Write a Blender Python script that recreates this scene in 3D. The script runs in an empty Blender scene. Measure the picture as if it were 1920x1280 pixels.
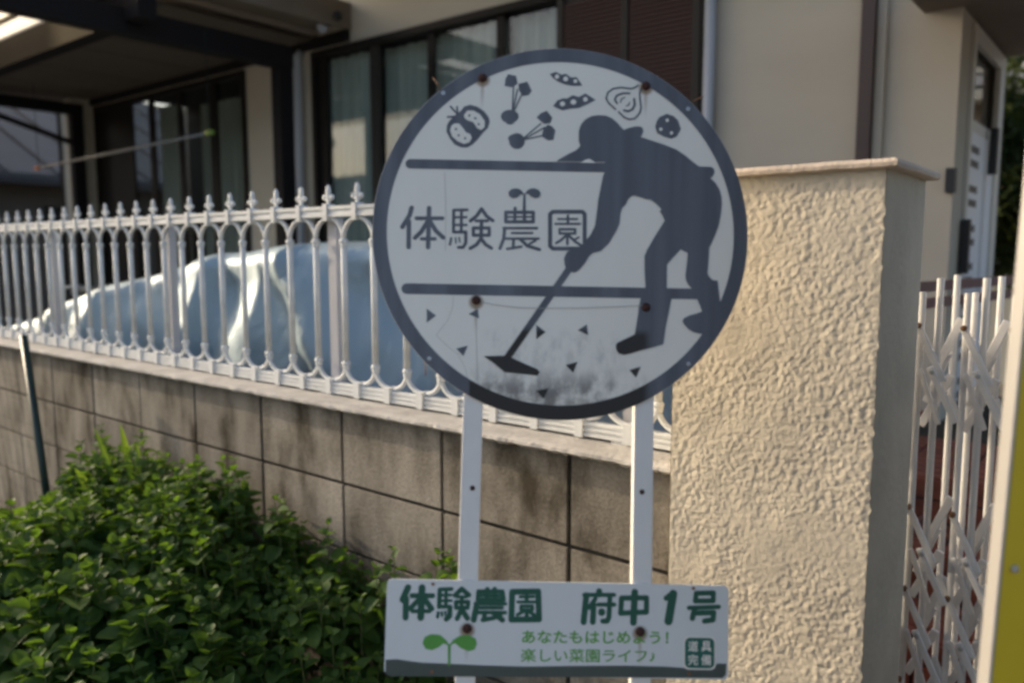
import bpy, bmesh, math, random
from mathutils import Vector, Matrix, noise
from mathutils.geometry import tessellate_polygon
random.seed(7)
S = bpy.context.scene
COL = S.collection
EYE = 1.45            # camera height above the street

# ------------------------------------------------------------------ camera
cd = bpy.data.cameras.new('camera'); cam = bpy.data.objects.new('camera', cd); COL.objects.link(cam); S.camera = cam
cd.sensor_width = 36.0; cd.lens = 1508.0/1920*36
cd.clip_start = 0.05; cd.clip_end = 500
cam.location = (0, 0, EYE)
cam.rotation_euler = (math.radians(90-6.275), 0, math.radians(39.02))
cd.dof.use_dof = True; cd.dof.focus_distance = 1.60; cd.dof.aperture_fstop = 2.3

# ------------------------------------------------------------------ light
SUN_EL, SUN_AZ = math.radians(19), math.radians(11)    # low sun, almost along the wall, from the left
sdir = Vector((-math.cos(SUN_EL)*math.cos(SUN_AZ), -math.cos(SUN_EL)*math.sin(SUN_AZ), math.sin(SUN_EL)))
sl = bpy.data.lights.new('sun', 'SUN'); sun = bpy.data.objects.new('sun', sl); COL.objects.link(sun)
sl.energy = 2.0; sl.angle = math.radians(0.5); sl.color = (1.0, 0.83, 0.60)
sun.rotation_euler = (-sdir).to_track_quat('-Z', 'Y').to_euler(); sun.location = sdir*30
W = bpy.data.worlds.new('World'); S.world = W; W.use_nodes = True
nt = W.node_tree; sk = nt.nodes.new('ShaderNodeTexSky'); sk.sky_type = 'NISHITA'; sk.sun_disc = False
sk.sun_elevation = SUN_EL; sk.sun_rotation = math.atan2(sdir.x, sdir.y); sk.air_density = 0.8; sk.dust_density = 4.0; sk.ozone_density = 0.6
bg = nt.nodes['Background']; bg.inputs[1].default_value = 0.15; nt.links.new(sk.outputs[0], bg.inputs[0])
S.view_settings.view_transform = 'Standard'; S.view_settings.look = 'None'; S.view_settings.gamma = 1
S.view_settings.use_curve_mapping = False; S.view_settings.exposure = 1.02
S.cycles.filter_width = 2.9

# ------------------------------------------------------------------ materials
def mat(name, color, rough=0.6, metal=0.0, var=0.0, vscale=8.0, bump=0.0, bscale=60.0, spec=0.5, col2=None, stretch=(1,1,1), trans=0.0, detail=4):
    m = bpy.data.materials.new(name); m.use_nodes = True; t = m.node_tree; n = t.nodes; l = t.links
    b = n['Principled BSDF']; b.inputs['Base Color'].default_value = (*color, 1)
    b.inputs['Roughness'].default_value = rough; b.inputs['Metallic'].default_value = metal
    b.inputs['Specular IOR Level'].default_value = spec
    if var or bump or col2:
        tc = n.new('ShaderNodeTexCoord'); mp = n.new('ShaderNodeMapping'); mp.inputs['Scale'].default_value = stretch
        l.new(tc.outputs['Object'], mp.inputs[0])
    if var or col2:
        nz = n.new('ShaderNodeTexNoise'); nz.inputs['Scale'].default_value = vscale; nz.inputs['Detail'].default_value = detail
        nz.inputs['Roughness'].default_value = 0.65
        l.new(mp.outputs[0], nz.inputs[0])
        cr = n.new('ShaderNodeValToRGB'); c2 = col2 or tuple(c*(1-var) for c in color); c1 = color if col2 else tuple(min(1, c*(1+var)) for c in color)
        cr.color_ramp.elements[0].position = 0.32; cr.color_ramp.elements[1].position = 0.68
        cr.color_ramp.elements[0].color = (*c2, 1); cr.color_ramp.elements[1].color = (*c1, 1)
        l.new(nz.outputs[0], cr.inputs[0]); l.new(cr.outputs[0], b.inputs['Base Color'])
    if bump:
        nb = n.new('ShaderNodeTexNoise'); nb.inputs['Scale'].default_value = bscale; nb.inputs['Detail'].default_value = 5
        l.new(mp.outputs[0], nb.inputs[0])
        bp = n.new('ShaderNodeBump'); bp.inputs['Strength'].default_value = 1; bp.inputs['Distance'].default_value = bump
        l.new(nb.outputs[0], bp.inputs['Height']); l.new(bp.outputs[0], b.inputs['Normal'])
    return m
M = {}
M['concrete'] = mat('concrete', (0.30,0.27,0.225), 0.92, var=0.22, vscale=5, bump=0.0015, bscale=180, spec=0.2)
M['mortar'] = mat('mortar', (0.045,0.042,0.035), 0.95, var=0.3, vscale=14, bump=0.003, bscale=60, spec=0.1)
M['coping'] = mat('coping', (0.42,0.40,0.37), 0.95, var=0.2, vscale=11, bump=0.003, bscale=90, spec=0.2)
M['stucco'] = mat("stucco", (0.53,0.475,0.375), 0.95, var=0.10, vscale=5.5, bump=0.0006, bscale=500, spec=0.2)
M['pillar_cap'] = mat('pillar_cap', (0.55,0.46,0.37), 0.9, var=0.15, vscale=14, bump=0.002, bscale=160, spec=0.2)
M['white_metal'] = mat('white_metal', (0.63,0.64,0.625), 0.65, var=0.10, vscale=14, spec=0.2)
M['fence_post'] = mat('fence_post', (0.50,0.49,0.50), 0.5, var=0.04, vscale=4)
M['gate_metal'] = mat('gate_metal', (0.76,0.745,0.715), 0.42, var=0.05, vscale=20)
M['rust_cap'] = mat('rust_cap', (0.20,0.09,0.035), 0.7, var=0.4, vscale=60)
M['sign_post'] = mat('sign_post', (0.74,0.71,0.66), 0.45, var=0.05, vscale=7)
M['yellow'] = mat('yellow', (0.60,0.42,0.010), 0.45, var=0.05, vscale=5)
M['white_frame'] = mat('white_frame', (0.40,0.375,0.335), 0.4, var=0.03, vscale=6)
M['black_gap'] = mat('black_gap', (0.02,0.022,0.02), 0.7)
M['steel'] = mat('steel', (0.45,0.46,0.46), 0.35, metal=0.8)
M['rust_bolt'] = mat('rust_bolt', (0.045,0.014,0.008), 0.8, var=0.5, vscale=150)
M['facade'] = mat('facade', (0.50,0.45,0.365), 0.9, var=0.04, vscale=1.3, bump=0.001, bscale=220, spec=0.15, stretch=(1,1,2))
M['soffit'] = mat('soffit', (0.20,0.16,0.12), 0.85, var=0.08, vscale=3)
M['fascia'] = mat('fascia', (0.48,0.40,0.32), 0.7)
M['dark_frame'] = mat('dark_frame', (0.016,0.013,0.011), 0.6, spec=0.15)
M['mid_frame'] = mat('mid_frame', (0.036,0.031,0.026), 0.6, spec=0.2)
M['shutter'] = mat('shutter', (0.060,0.032,0.026), 0.6, spec=0.2, var=0.1, vscale=3)
M['brown_post'] = mat('brown_post', (0.055,0.032,0.027), 0.5)
M['grey_pipe'] = mat('grey_pipe', (0.42,0.44,0.47), 0.5)
M['curtain'] = mat('curtain', (0.50,0.53,0.49), 0.9, var=0.12, vscale=5, stretch=(6,6,0.3))
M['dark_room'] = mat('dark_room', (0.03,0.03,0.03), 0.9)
M['carport'] = mat('carport', (0.014,0.012,0.012), 0.7, spec=0.12)
M['roof_sheet'] = mat('roof_sheet', (0.10,0.08,0.058), 0.7, var=0.1, vscale=2)
M['door'] = mat('door', (0.78,0.77,0.77), 0.5)
M['door_frame'] = mat('door_frame', (0.62,0.58,0.50), 0.5)
M['black'] = mat('black', (0.012,0.012,0.014), 0.5)
M['brick'] = mat('brick', (0.17,0.045,0.022), 0.8, var=0.35, vscale=20, bump=0.002, bscale=150)
M['brown_rail'] = mat('brown_rail', (0.16,0.07,0.055), 0.6, var=0.1, vscale=8)
M['soil'] = mat('soil', (0.10,0.06,0.035), 0.95, var=0.5, vscale=20, bump=0.01, bscale=40)
M['asphalt'] = mat('asphalt', (0.20,0.18,0.15), 0.9, var=0.2, vscale=60, bump=0.003, bscale=200)
M['carport_floor'] = mat('carport_floor', (0.22,0.21,0.20), 0.9, var=0.2, vscale=5)
M['green_post'] = mat('green_post', (0.006,0.028,0.022), 0.4)
M['wire'] = mat('wire', (0.012,0.022,0.02), 0.8, spec=0.1)
M['tyre'] = mat('tyre', (0.015,0.015,0.015), 0.8)
M['grey_roof'] = mat('grey_roof', (0.062,0.064,0.068), 0.7, var=0.1, vscale=3)
M['neighbour_wall'] = mat('neighbour_wall', (0.09,0.08,0.068), 0.9, var=0.08, vscale=2)
M['neighbour_pale'] = mat('neighbour_pale', (0.40,0.385,0.33), 0.9, var=0.05, vscale=2)
M['far_wall'] = mat('far_wall', (0.42,0.33,0.25), 0.9, var=0.1, vscale=1)
M['pale_panel'] = mat('pale_panel', (0.50,0.50,0.46), 0.7)
M['pole'] = mat('pole', (0.17,0.165,0.155), 0.6)
M['orange'] = mat('orange', (0.45,0.13,0.02), 0.5)
M['lime'] = mat('lime', (0.13,0.20,0.02), 0.5)
M['stem'] = mat('stem', (0.10,0.12,0.035), 0.7)
M['bark'] = mat('bark', (0.09,0.06,0.04), 0.9)

def leaf_mat(name, base, alt, trans, rough=0.5, vs=22.0):
    m = bpy.data.materials.new(name); m.use_nodes = True; t = m.node_tree; n = t.nodes; l = t.links
    b = n['Principled BSDF']; b.inputs['Roughness'].default_value = 0.62; b.inputs['Specular IOR Level'].default_value = 0.25
    g = n.new('ShaderNodeNewGeometry'); nz = n.new('ShaderNodeTexNoise'); nz.inputs['Scale'].default_value = vs; nz.inputs['Detail'].default_value = 3
    l.new(g.outputs['Position'], nz.inputs[0])
    cr = n.new('ShaderNodeValToRGB'); cr.color_ramp.elements[0].position = 0.35; cr.color_ramp.elements[1].position = 0.68
    cr.color_ramp.elements[0].color = (*base, 1); cr.color_ramp.elements[1].color = (*alt, 1)
    l.new(nz.outputs[0], cr.inputs[0]); l.new(cr.outputs[0], b.inputs['Base Color'])
    tr = n.new('ShaderNodeBsdfTranslucent'); tr.inputs[0].default_value = (*trans, 1)
    mx = n.new('ShaderNodeMixShader'); mx.inputs[0].default_value = 0.38
    l.new(b.outputs[0], mx.inputs[1]); l.new(tr.outputs[0], mx.inputs[2]); l.new(mx.outputs[0], n['Material Output'].inputs[0])
    return m
M['leaf'] = leaf_mat('leaf', (0.036,0.082,0.020), (0.092,0.160,0.032), (0.15,0.27,0.02))
M['leaf_blade'] = leaf_mat('leaf_blade', (0.10,0.19,0.03), (0.18,0.28,0.03), (0.30,0.45,0.03))
M['leaf_dark'] = leaf_mat('leaf_dark', (0.025,0.045,0.012), (0.06,0.075,0.015), (0.07,0.09,0.015), vs=3)

def glass_mat(name, tint=(0.84,0.87,0.86), refl=1.0):
    m = bpy.data.materials.new(name); m.use_nodes = True; t = m.node_tree; n = t.nodes; l = t.links
    g = n.new('ShaderNodeBsdfGlossy'); g.inputs['Roughness'].default_value = 0.03
    tr = n.new('ShaderNodeBsdfTransparent'); tr.inputs[0].default_value = (*tint, 1)
    gm = n.new('ShaderNodeNewGeometry'); dp = n.new('ShaderNodeVectorMath'); dp.operation = 'DOT_PRODUCT'
    l.new(gm.outputs['Normal'], dp.inputs[0]); l.new(gm.outputs['Incoming'], dp.inputs[1])
    def mt(op, a, v=None):
        q = n.new('ShaderNodeMath'); q.operation = op; l.new(a, q.inputs[0])
        if v is not None: q.inputs[1].default_value = v
        return q.outputs[0]
    om = n.new('ShaderNodeMath'); om.operation = 'SUBTRACT'; om.inputs[0].default_value = 1; l.new(mt('ABSOLUTE', dp.outputs['Value']), om.inputs[1])
    fr = mt('ADD', mt('MULTIPLY', mt('POWER', om.outputs[0], 5), 0.92), 0.04)      # Schlick, both faces of the pane alike
    mx = n.new('ShaderNodeMixShader'); l.new(fr, mx.inputs[0]); l.new(tr.outputs[0], mx.inputs[1]); l.new(g.outputs[0], mx.inputs[2])
    l.new(mx.outputs[0], n['Material Output'].inputs[0]); return m
M['glass'] = glass_mat('glass')

def poly_mat():
    m = bpy.data.materials.new('translucent_sheet'); m.use_nodes = True; t = m.node_tree; n = t.nodes; l = t.links
    tr = n.new('ShaderNodeBsdfTransparent'); tr.inputs[0].default_value = (0.95,0.9,0.8,1)
    tl = n.new('ShaderNodeBsdfTranslucent'); tl.inputs[0].default_value = (0.9,0.85,0.75,1)
    mx = n.new('ShaderNodeMixShader'); mx.inputs[0].default_value = 0.35
    l.new(tr.outputs[0], mx.inputs[1]); l.new(tl.outputs[0], mx.inputs[2]); l.new(mx.outputs[0], n['Material Output'].inputs[0]); return m
M['poly'] = poly_mat()

def cover_mat():
    m = bpy.data.materials.new('car_cover_cloth'); m.use_nodes = True; t = m.node_tree; n = t.nodes; l = t.links
    b = n['Principled BSDF']; b.inputs['Base Color'].default_value = (0.33,0.42,0.465,1); b.inputs['Roughness'].default_value = 0.55
    b.inputs['Metallic'].default_value = 0.25
    tc = n.new('ShaderNodeTexCoord'); nb = n.new('ShaderNodeTexNoise'); nb.inputs['Scale'].default_value = 3.2; nb.inputs['Detail'].default_value = 5; nb.inputs['Roughness'].default_value = 0.45; nb.inputs['Distortion'].default_value = 0.6
    mp = n.new('ShaderNodeMapping'); mp.inputs['Scale'].default_value = (1.4,1,0.8); l.new(tc.outputs['Object'], mp.inputs[0]); l.new(mp.outputs[0], nb.inputs[0])
    bp = n.new('ShaderNodeBump'); bp.inputs['Distance'].default_value = 0.035; l.new(nb.outputs[0], bp.inputs['Height']); l.new(bp.outputs[0], b.inputs['Normal'])
    return m
M['cover'] = cover_mat()

def block_mat():
    """old concrete block: pale grey-brown with rain streaks and dark algae stains"""
    m = bpy.data.materials.new('concrete_block'); m.use_nodes = True; t = m.node_tree; n = t.nodes; l = t.links
    b = n['Principled BSDF']; b.inputs['Roughness'].default_value = 0.93; b.inputs['Specular IOR Level'].default_value = 0.15
    g = n.new('ShaderNodeNewGeometry')
    a = n.new('ShaderNodeTexNoise'); a.inputs['Scale'].default_value = 3.2; a.inputs['Detail'].default_value = 6; a.inputs['Roughness'].default_value = 0.7
    mp = n.new('ShaderNodeMapping'); mp.inputs['Scale'].default_value = (1.5,1,0.8); l.new(g.outputs['Position'], mp.inputs[0]); l.new(mp.outputs[0], a.inputs[0])
    c = n.new('ShaderNodeTexNoise'); c.inputs['Scale'].default_value = 3.0; c.inputs['Detail'].default_value = 4
    mp2 = n.new('ShaderNodeMapping'); mp2.inputs['Scale'].default_value = (3.6,1,1.3); l.new(g.outputs['Position'], mp2.inputs[0]); l.new(mp2.outputs[0], c.inputs[0])
    ad = n.new('ShaderNodeMath'); ad.operation = 'ADD'; l.new(a.outputs[0], ad.inputs[0]); l.new(c.outputs[0], ad.inputs[1])
    cr = n.new('ShaderNodeValToRGB'); e = cr.color_ramp.elements
    hf = n.new('ShaderNodeMath'); hf.operation = 'MULTIPLY'; hf.inputs[1].default_value = 0.5; l.new(ad.outputs[0], hf.inputs[0])
    e[0].position = 0.37; e[0].color = (0.060,0.050,0.035,1); e[1].position = 0.60; e[1].color = (0.30,0.272,0.228,1)
    e.new(0.48).color = (0.205,0.183,0.150,1)
    l.new(hf.outputs[0], cr.inputs[0])
    f = n.new('ShaderNodeTexNoise'); f.inputs['Scale'].default_value = 130; f.inputs['Detail'].default_value = 3; l.new(g.outputs['Position'], f.inputs[0])
    mr = n.new('ShaderNodeMapRange'); mr.inputs[1].default_value = 0.3; mr.inputs[2].default_value = 0.7; mr.inputs[3].default_value = 0.78; mr.inputs[4].default_value = 1.15; l.new(f.outputs[0], mr.inputs[0])
    mu = n.new('ShaderNodeMix'); mu.data_type = 'RGBA'; mu.blend_type = 'MULTIPLY'; mu.inputs[0].default_value = 1
    oi = n.new('ShaderNodeObjectInfo'); rr = n.new('ShaderNodeMapRange'); rr.inputs[3].default_value = 0.80; rr.inputs[4].default_value = 1.12; l.new(oi.outputs['Random'], rr.inputs[0])
    m2 = n.new('ShaderNodeMix'); m2.data_type = 'RGBA'; m2.blend_type = 'MULTIPLY'; m2.inputs[0].default_value = 1; l.new(cr.outputs[0], m2.inputs[6]); l.new(rr.outputs[0], m2.inputs[7])
    l.new(m2.outputs[2], mu.inputs[6]); l.new(mr.outputs[0], mu.inputs[7]); l.new(mu.outputs[2], b.inputs['Base Color'])
    bp = n.new('ShaderNodeBump'); bp.inputs['Distance'].default_value = 0.0015; l.new(f.outputs[0], bp.inputs['Height']); l.new(bp.outputs[0], b.inputs['Normal'])
    return m
M['block'] = block_mat()

# ------------------------------------------------------------------ helpers
def tag(o, label=None, cat=None, group=None, kind=None):
    if label: o['label'] = label
    if cat: o['category'] = cat
    if group: o['group'] = group
    if kind: o['kind'] = kind
    return o
def empty(name, loc, label=None, cat=None, group=None):
    o = bpy.data.objects.new(name, None); o.empty_display_size = 0.1; COL.objects.link(o); o.location = loc
    return tag(o, label, cat, group)
PW = {}
def wloc(p): return PW.get(p.name, Vector(p.location)) if p else Vector((0,0,0))
def link(name, me, parent=None, m=None, loc=None):
    """mesh given in world coordinates; when parented it stays where it is"""
    o = bpy.data.objects.new(name, me); COL.objects.link(o)
    if m is not None and not me.materials: me.materials.append(M[m] if isinstance(m, str) else m)
    if parent:
        o.parent = parent; pl = wloc(parent)
    else: pl = Vector((0,0,0))
    w = Vector(loc) if loc is not None else Vector((0,0,0))
    o.location = w - pl; PW[o.name] = w
    return o
class MB:
    def __init__(s): s.v = []; s.f = []
    def box(s, x0,x1,y0,y1,z0,z1):
        b = len(s.v); s.v += [(x,y,z) for z in (z0,z1) for y in (y0,y1) for x in (x0,x1)]
        s.f += [tuple(b+i for i in q) for q in ((0,2,3,1),(4,5,7,6),(0,1,5,4),(2,6,7,3),(0,4,6,2),(1,3,7,5))]; return s
    def bar(s, p, q, w, d, up=(0,0,1)):
        p = Vector(p); q = Vector(q); a = (q-p).normalized(); u = Vector(up)
        if abs(a.dot(u)) > .95: u = Vector((0,1,0))
        x = a.cross(u).normalized(); y = x.cross(a).normalized(); b = len(s.v)
        for c in (p, q):
            for i, j in ((-1,-1),(1,-1),(1,1),(-1,1)): s.v.append(tuple(c + x*(i*w/2) + y*(j*d/2)))
        s.f += [(b,b+3,b+2,b+1),(b+4,b+5,b+6,b+7)] + [(b+i,b+(i+1)%4,b+4+(i+1)%4,b+4+i) for i in range(4)]; return s
    def tube(s, pts, r, n=8, cap=True):
        pts = [Vector(p) for p in pts]; b = len(s.v); N = len(pts); prev = None
        for i, p in enumerate(pts):
            a = (pts[min(i+1,N-1)] - pts[max(i-1,0)]).normalized()
            if prev is None: u = Vector((0,0,1)) if abs(a.z) < .9 else Vector((0,1,0)); x = a.cross(u).normalized()
            else: x = (prev - a*prev.dot(a)).normalized()
            prev = x; y = a.cross(x); rr = r[i] if isinstance(r, (list,tuple)) else r
            for k in range(n):
                t = 2*math.pi*k/n; s.v.append(tuple(p + x*(rr*math.cos(t)) + y*(rr*math.sin(t))))
        for i in range(N-1):
            for k in range(n): s.f.append((b+i*n+k, b+i*n+(k+1)%n, b+(i+1)*n+(k+1)%n, b+(i+1)*n+k))
        if cap: s.f.append(tuple(b+k for k in reversed(range(n)))); s.f.append(tuple(b+(N-1)*n+k for k in range(n)))
        return s
    def lathe(s, prof, c=(0,0,0), n=10, axis='z', sx=1, sy=1):
        b = len(s.v)
        for r, h in prof:
            for k in range(n):
                t = 2*math.pi*k/n; a, d = r*math.cos(t)*sx, r*math.sin(t)*sy
                s.v.append({'z':(c[0]+a,c[1]+d,c[2]+h),'y':(c[0]+a,c[1]+h,c[2]+d),'x':(c[0]+h,c[1]+a,c[2]+d)}[axis])
        for i in range(len(prof)-1):
            for k in range(n): s.f.append((b+i*n+k, b+i*n+(k+1)%n, b+(i+1)*n+(k+1)%n, b+(i+1)*n+k))
        return s
    def ball(s, c, r, n=8, sx=1, sy=1, sz=1):
        m = 5; return s.lathe([(max(1e-4, r*math.sin(math.pi*i/m)), -r*sz*math.cos(math.pi*i/m)) for i in range(m+1)], c, n, sx=sx, sy=sy)
    def mesh(s, name, smooth=False, origin=None, bevel=0):
        me = bpy.data.meshes.new(name); o = Vector(origin) if origin is not None else Vector((0,0,0))
        me.from_pydata([tuple(Vector(v)-o) for v in s.v], [], s.f)
        bm = bmesh.new(); bm.from_mesh(me); bmesh.ops.recalc_face_normals(bm, faces=bm.faces[:])
        if bevel: bmesh.ops.bevel(bm, geom=[e for e in bm.edges if e.calc_face_angle(0) > 0.6], offset=bevel, segments=2, affect='EDGES', profile=0.6)
        bm.to_mesh(me); bm.free()
        if smooth: me.shade_smooth()
        return me
    def build(s, name, m, parent=None, smooth=False, origin=None, bevel=0, label=None):
        me = s.mesh(name, smooth, origin, bevel); o = link(name, me, parent, m, loc=origin if origin is not None else (0,0,0))
        if label: o['label'] = label
        return o
def box(name, m, parent, x0,x1,y0,y1,z0,z1, bevel=0, label=None):
    return MB().box(x0,x1,y0,y1,z0,z1).build(name, m, parent, bevel=bevel, label=label)
def struct(name, o): o['kind'] = 'structure'; return o
E = EYE

# ------------------------------------------------------------------ ground
g = MB(); g.v = [(-90,-90,0),(90,-90,0),(90,90,0),(-90,90,0)]; g.f = [(0,1,2,3)]
struct('ground', g.build('ground', 'asphalt'))
# planting bed between street and wall, gently uneven soil
b = MB(); nx, ny = 90, 26
for j in range(ny+1):
    for i in range(nx+1):
        x = -7.5 + 8.5*i/nx; y = 0.25 + 1.19*j/ny
        edge = min(1, j/3, i/3, (nx-i)/3)
        b.v.append((x, y, 0.004 + edge*(0.05 + 0.04*noise.noise(Vector((x*3,y*3,1)))) + edge*0.02*noise.noise(Vector((x*14,y*14,5)))))
for j in range(ny):
    for i in range(nx): k = j*(nx+1)+i; b.f.append((k,k+1,k+nx+2,k+nx+1))
struct('planting_bed', b.build('planting_bed', 'soil', smooth=True))
struct('carport_floor', box('carport_floor', 'carport_floor', None, -11,-2.6,1.70,4.16,0.004,0.06))

# ------------------------------------------------------------------ block wall
wall = empty('block_wall', (-3.0,1.55,0), 'low stained concrete block wall with a rough mortar coping, under the white fence', 'wall')
X0 = -1.019; WF = 1.463
box('mortar_core', 'mortar', wall, -7.0,-0.70,WF+0.0095,1.60,0.0,E-0.4462)
rows = [(-0.661,-0.4465),(-0.862,-0.673),(-1.062,-0.872),(-1.262,-1.072),(-1.449,-1.272)]
random.seed(3)
for r, (z0, z1) in enumerate(rows):
    for k in range(-1, 15):
        xa, xb = X0 - 0.4*k + 0.006, X0 - 0.4*k + 0.394
        if k == -1: xb = -0.70
        dy = random.uniform(-0.0015, 0.0015)
        MB().box(xa,xb,WF+dy,WF+0.012,E+z0,E+z1).build('block', 'block', wall, bevel=0.0015)
# coping: thin mortar slab with ragged front edge
c = MB(); n = 900
for i in range(n+1):
    x = -7.0 + 6.29*i/n
    w1 = 0.006*noise.noise(Vector((x*22,0,3))) + 0.004*noise.noise(Vector((x*70,0,9))); w2 = 0.006*noise.noise(Vector((x*30,4,3)))+0.005*noise.noise(Vector((x*90,4,7)))
    z = E-0.4255 + 0.001*noise.noise(Vector((x*6,0,0)))
    c.v += [(x,1.62,z-0.022),(x,1.62,z),(x,1.435,z+0.001),(x,1.421+w1*0.3,z-0.004),(x,1.419+w1*0.7,z-0.011+w2*0.25),(x,1.430+w1,z-0.0185+w2*0.7),(x,1.50,z-0.021)]
for i in range(n):
    for k in range(7): a = i*7+k; d = i*7+(k+1)%7; c.f.append((a,a+7,d+7,d))
c.f += [tuple(range(7)), tuple(n*7+k for k in reversed(range(7)))]
c.build('coping', 'coping', wall)

# ------------------------------------------------------------------ ornamental fence on the wall
FY = 1.53
fence = empty('ornamental_fence', (-3.0,FY,E-0.426), 'white metal railing with arched bars and trefoil finials standing on the block wall', 'fence')
def rail(z0, steps, name):
    m = MB()
    for (y0,y1,a,bz) in steps: m.box(-6.02,-0.735,FY+y0,FY+y1,E+z0+a,E+z0+bz)
    return m.build(name, 'white_metal', fence, bevel=0.001)
rail(0, [(-0.014,0.014,0.1260,0.1360),(-0.010,0.010,0.1150,0.1258),(-0.013,0.013,0.1050,0.1148)], 'top_rail')
rail(0, [(-0.016,0.016,-0.4180,-0.4110),(-0.0125,0.0125,-0.4108,-0.4050),(-0.0155,0.0155,-0.4048,-0.3990),(-0.012,0.012,-0.3988,-0.3930),(-0.0145,0.0145,-0.3928,-0.3860)], 'bottom_rail')
PIT = 0.130; XF = -1.808
# shared meshes, origin at bar foot on the fence plane
def sharedm(name, mb, smooth=True): return mb.mesh(name, smooth)
zU, zL = 0.034, -0.326        # levels of the collars
bar_me = sharedm('bar', MB().tube([(0,0,zL),(0,0,zU)], 0.0094, 10))
col_me = sharedm('collar', MB().ball((0,0,0), 0.0140, 10, sz=0.75).lathe([(0.0105,-0.016),(0.0115,-0.009),(0.0105,-0.002)], (0,0,0), 10))
def arch(up):
    m = MB(); h = PIT/2; pts = []
    for i in range(15):
        t = math.pi*i/14
        pts.append((-h*math.cos(t), 0.0, (zU+0.006 + 0.062*math.sin(t)) if up else (zL-0.004 - 0.053*math.sin(t))))
    # flat-ish band: tube flattened front to back is enough at this size
    return m.tube(pts, 0.0069, 8)
arch_u = sharedm('upper_arch', arch(True)); arch_l = sharedm('lower_arch', arch(False))
fin = MB().lathe([(0.0075,0.136),(0.0095,0.139),(0.0065,0.144),(0.0075,0.152),(0.009,0.166),(0.0100,0.180),(0.0085,0.192),(0.004,0.1985),(0.0005,0.200)], (0,0,0), 10, sx=1, sy=0.7)
fin.ball((-0.0165,0,0.163), 0.0088, 8, sy=0.8); fin.ball((0.0165,0,0.163), 0.0088, 8, sy=0.8)
fin.tube([(-0.015,0,0.160),(0,0,0.152),(0.015,0,0.160)], 0.005, 6)
fin_me = sharedm('finial', fin)
clipu_me = sharedm('top_clip', MB().box(-0.009,0.009,-0.017,0.017,0.094,0.1435), False)
clipl_me = sharedm('bottom_clip', MB().box(-0.011,0.011,-0.020,0.020,-0.421,-0.376), False)
for me in (bar_me,col_me,arch_u,arch_l,fin_me,clipu_me,clipl_me): me.materials.append(M['white_metal'])
k = -8
while True:
    xf = XF - PIT*k
    if xf < -5.9: break
    if xf < -0.70:
        for nm, me in (('finial',fin_me),('upper_arch',arch_u),('lower_arch',arch_l),('top_clip',clipu_me),('bottom_clip',clipl_me)):
            link(nm, me, fence, loc=(xf,FY,E))
    xb = xf + PIT/2
    if xb < -0.74:
        bo = link('bar', bar_me, fence, loc=(xb,FY,E))
        link('collar', col_me, bo, loc=(xb,FY,E+zU)); link('collar', col_me, bo, loc=(xb,FY,E+zL))
    k += 1
for xp in (-0.915,-1.955,-2.935,-3.99,-5.03):
    MB().box(xp-0.020,xp+0.020,FY+0.022,FY+0.052,E-0.428,E+0.104).build('fence_post', 'fence_post', fence, bevel=0.002)
    MB().box(xp-0.028,xp+0.028,FY-0.012,FY+0.06,E-0.4255,E-0.4195).build('post_foot', 'white_metal', fence)

# ------------------------------------------------------------------ gate pillar in rough stucco
pil = empty('gate_pillar', (-0.54,1.51,0), 'cream pillar of rough knobbly stucco with a thin flat cap, right of the round sign', 'pillar')
def stucco_side(m, o, u, v, nrm, W_, H_, amp, step):
    """grid of displaced plaster"""
    nu, nv = int(W_/step), int(H_/step); b0 = len(m.v); o = Vector(o); u = Vector(u); v = Vector(v); nrm = Vector(nrm)
    for j in range(nv+1):
        for i in range(nu+1):
            p = o + u*(W_*i/nu) + v*(H_*j/nv)
            q = Vector((p.x*1.0+p.y, p.z*0.9, 3.1))
            wq = q + Vector((noise.noise(q*55+Vector((9,0,0))), noise.noise(q*55+Vector((0,9,0))), 0))*0.006
            rg = 1-2.2*abs(noise.noise(wq*130)); rg2 = 1-2.2*abs(noise.noise(wq*210+Vector((5,2,1))))
            k_ = max(0.0, min(1.0, 0.75+2.2*noise.noise(q*9+Vector((0,0,7)))))   # smoother trowelled patches here and there
            d = (max(-0.4, min(0.45, rg*0.5+rg2*0.3))*0.45 + 0.62*noise.noise(q*100+Vector((3,1,8))) + 0.50*noise.noise(q*190+Vector((1,8,2))))*(0.45+0.55*k_)
            d = max(-0.55, min(0.5, d)) + 0.45*noise.noise(q*24) + 0.14*noise.noise(q*330)
            e = min(1, i/3, (nu-i)/3)
            rag = 0.0045*max(-0.1, noise.noise(Vector((7, p.z*55, 2)))+0.5*noise.noise(Vector((7, p.z*140, 2)))) if (amp > 0.002 and step < 0.01 and i >= nu-1) else 0
            m.v.append(tuple(p + u*rag + nrm*(amp*d*(0.55+0.45*e) + amp*0.5)))
    for j in range(nv):
        for i in range(nu): a = b0+j*(nu+1)+i; m.f.append((a,a+1,a+nu+2,a+nu+1))
PX0,PX1,PY0,PY1 = -0.722,-0.356,1.384,1.650; PT = E+0.134
m = MB()
stucco_side(m, (PX0,PY0,0.0), (1,0,0), (0,0,1), (0,-1,0), PX1-PX0, PT, 0.0024, 0.0021)
stucco_side(m, (PX1,PY0,0.0), (0,1,0), (0,0,1), (1,0,0), PY1-PY0, PT, 0.0015, 0.0032)
stucco_side(m, (PX0,PY1,0.0), (0,-1,0), (0,0,1), (-1,0,0), PY1-PY0, PT, 0.0035, 0.012)
m.box(PX0+0.0006,PX1-0.0006,PY0+0.0009,PY1,0,PT)
m.build('pillar_body', 'stucco', pil, smooth=True)
c = MB(); nx = 90
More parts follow.
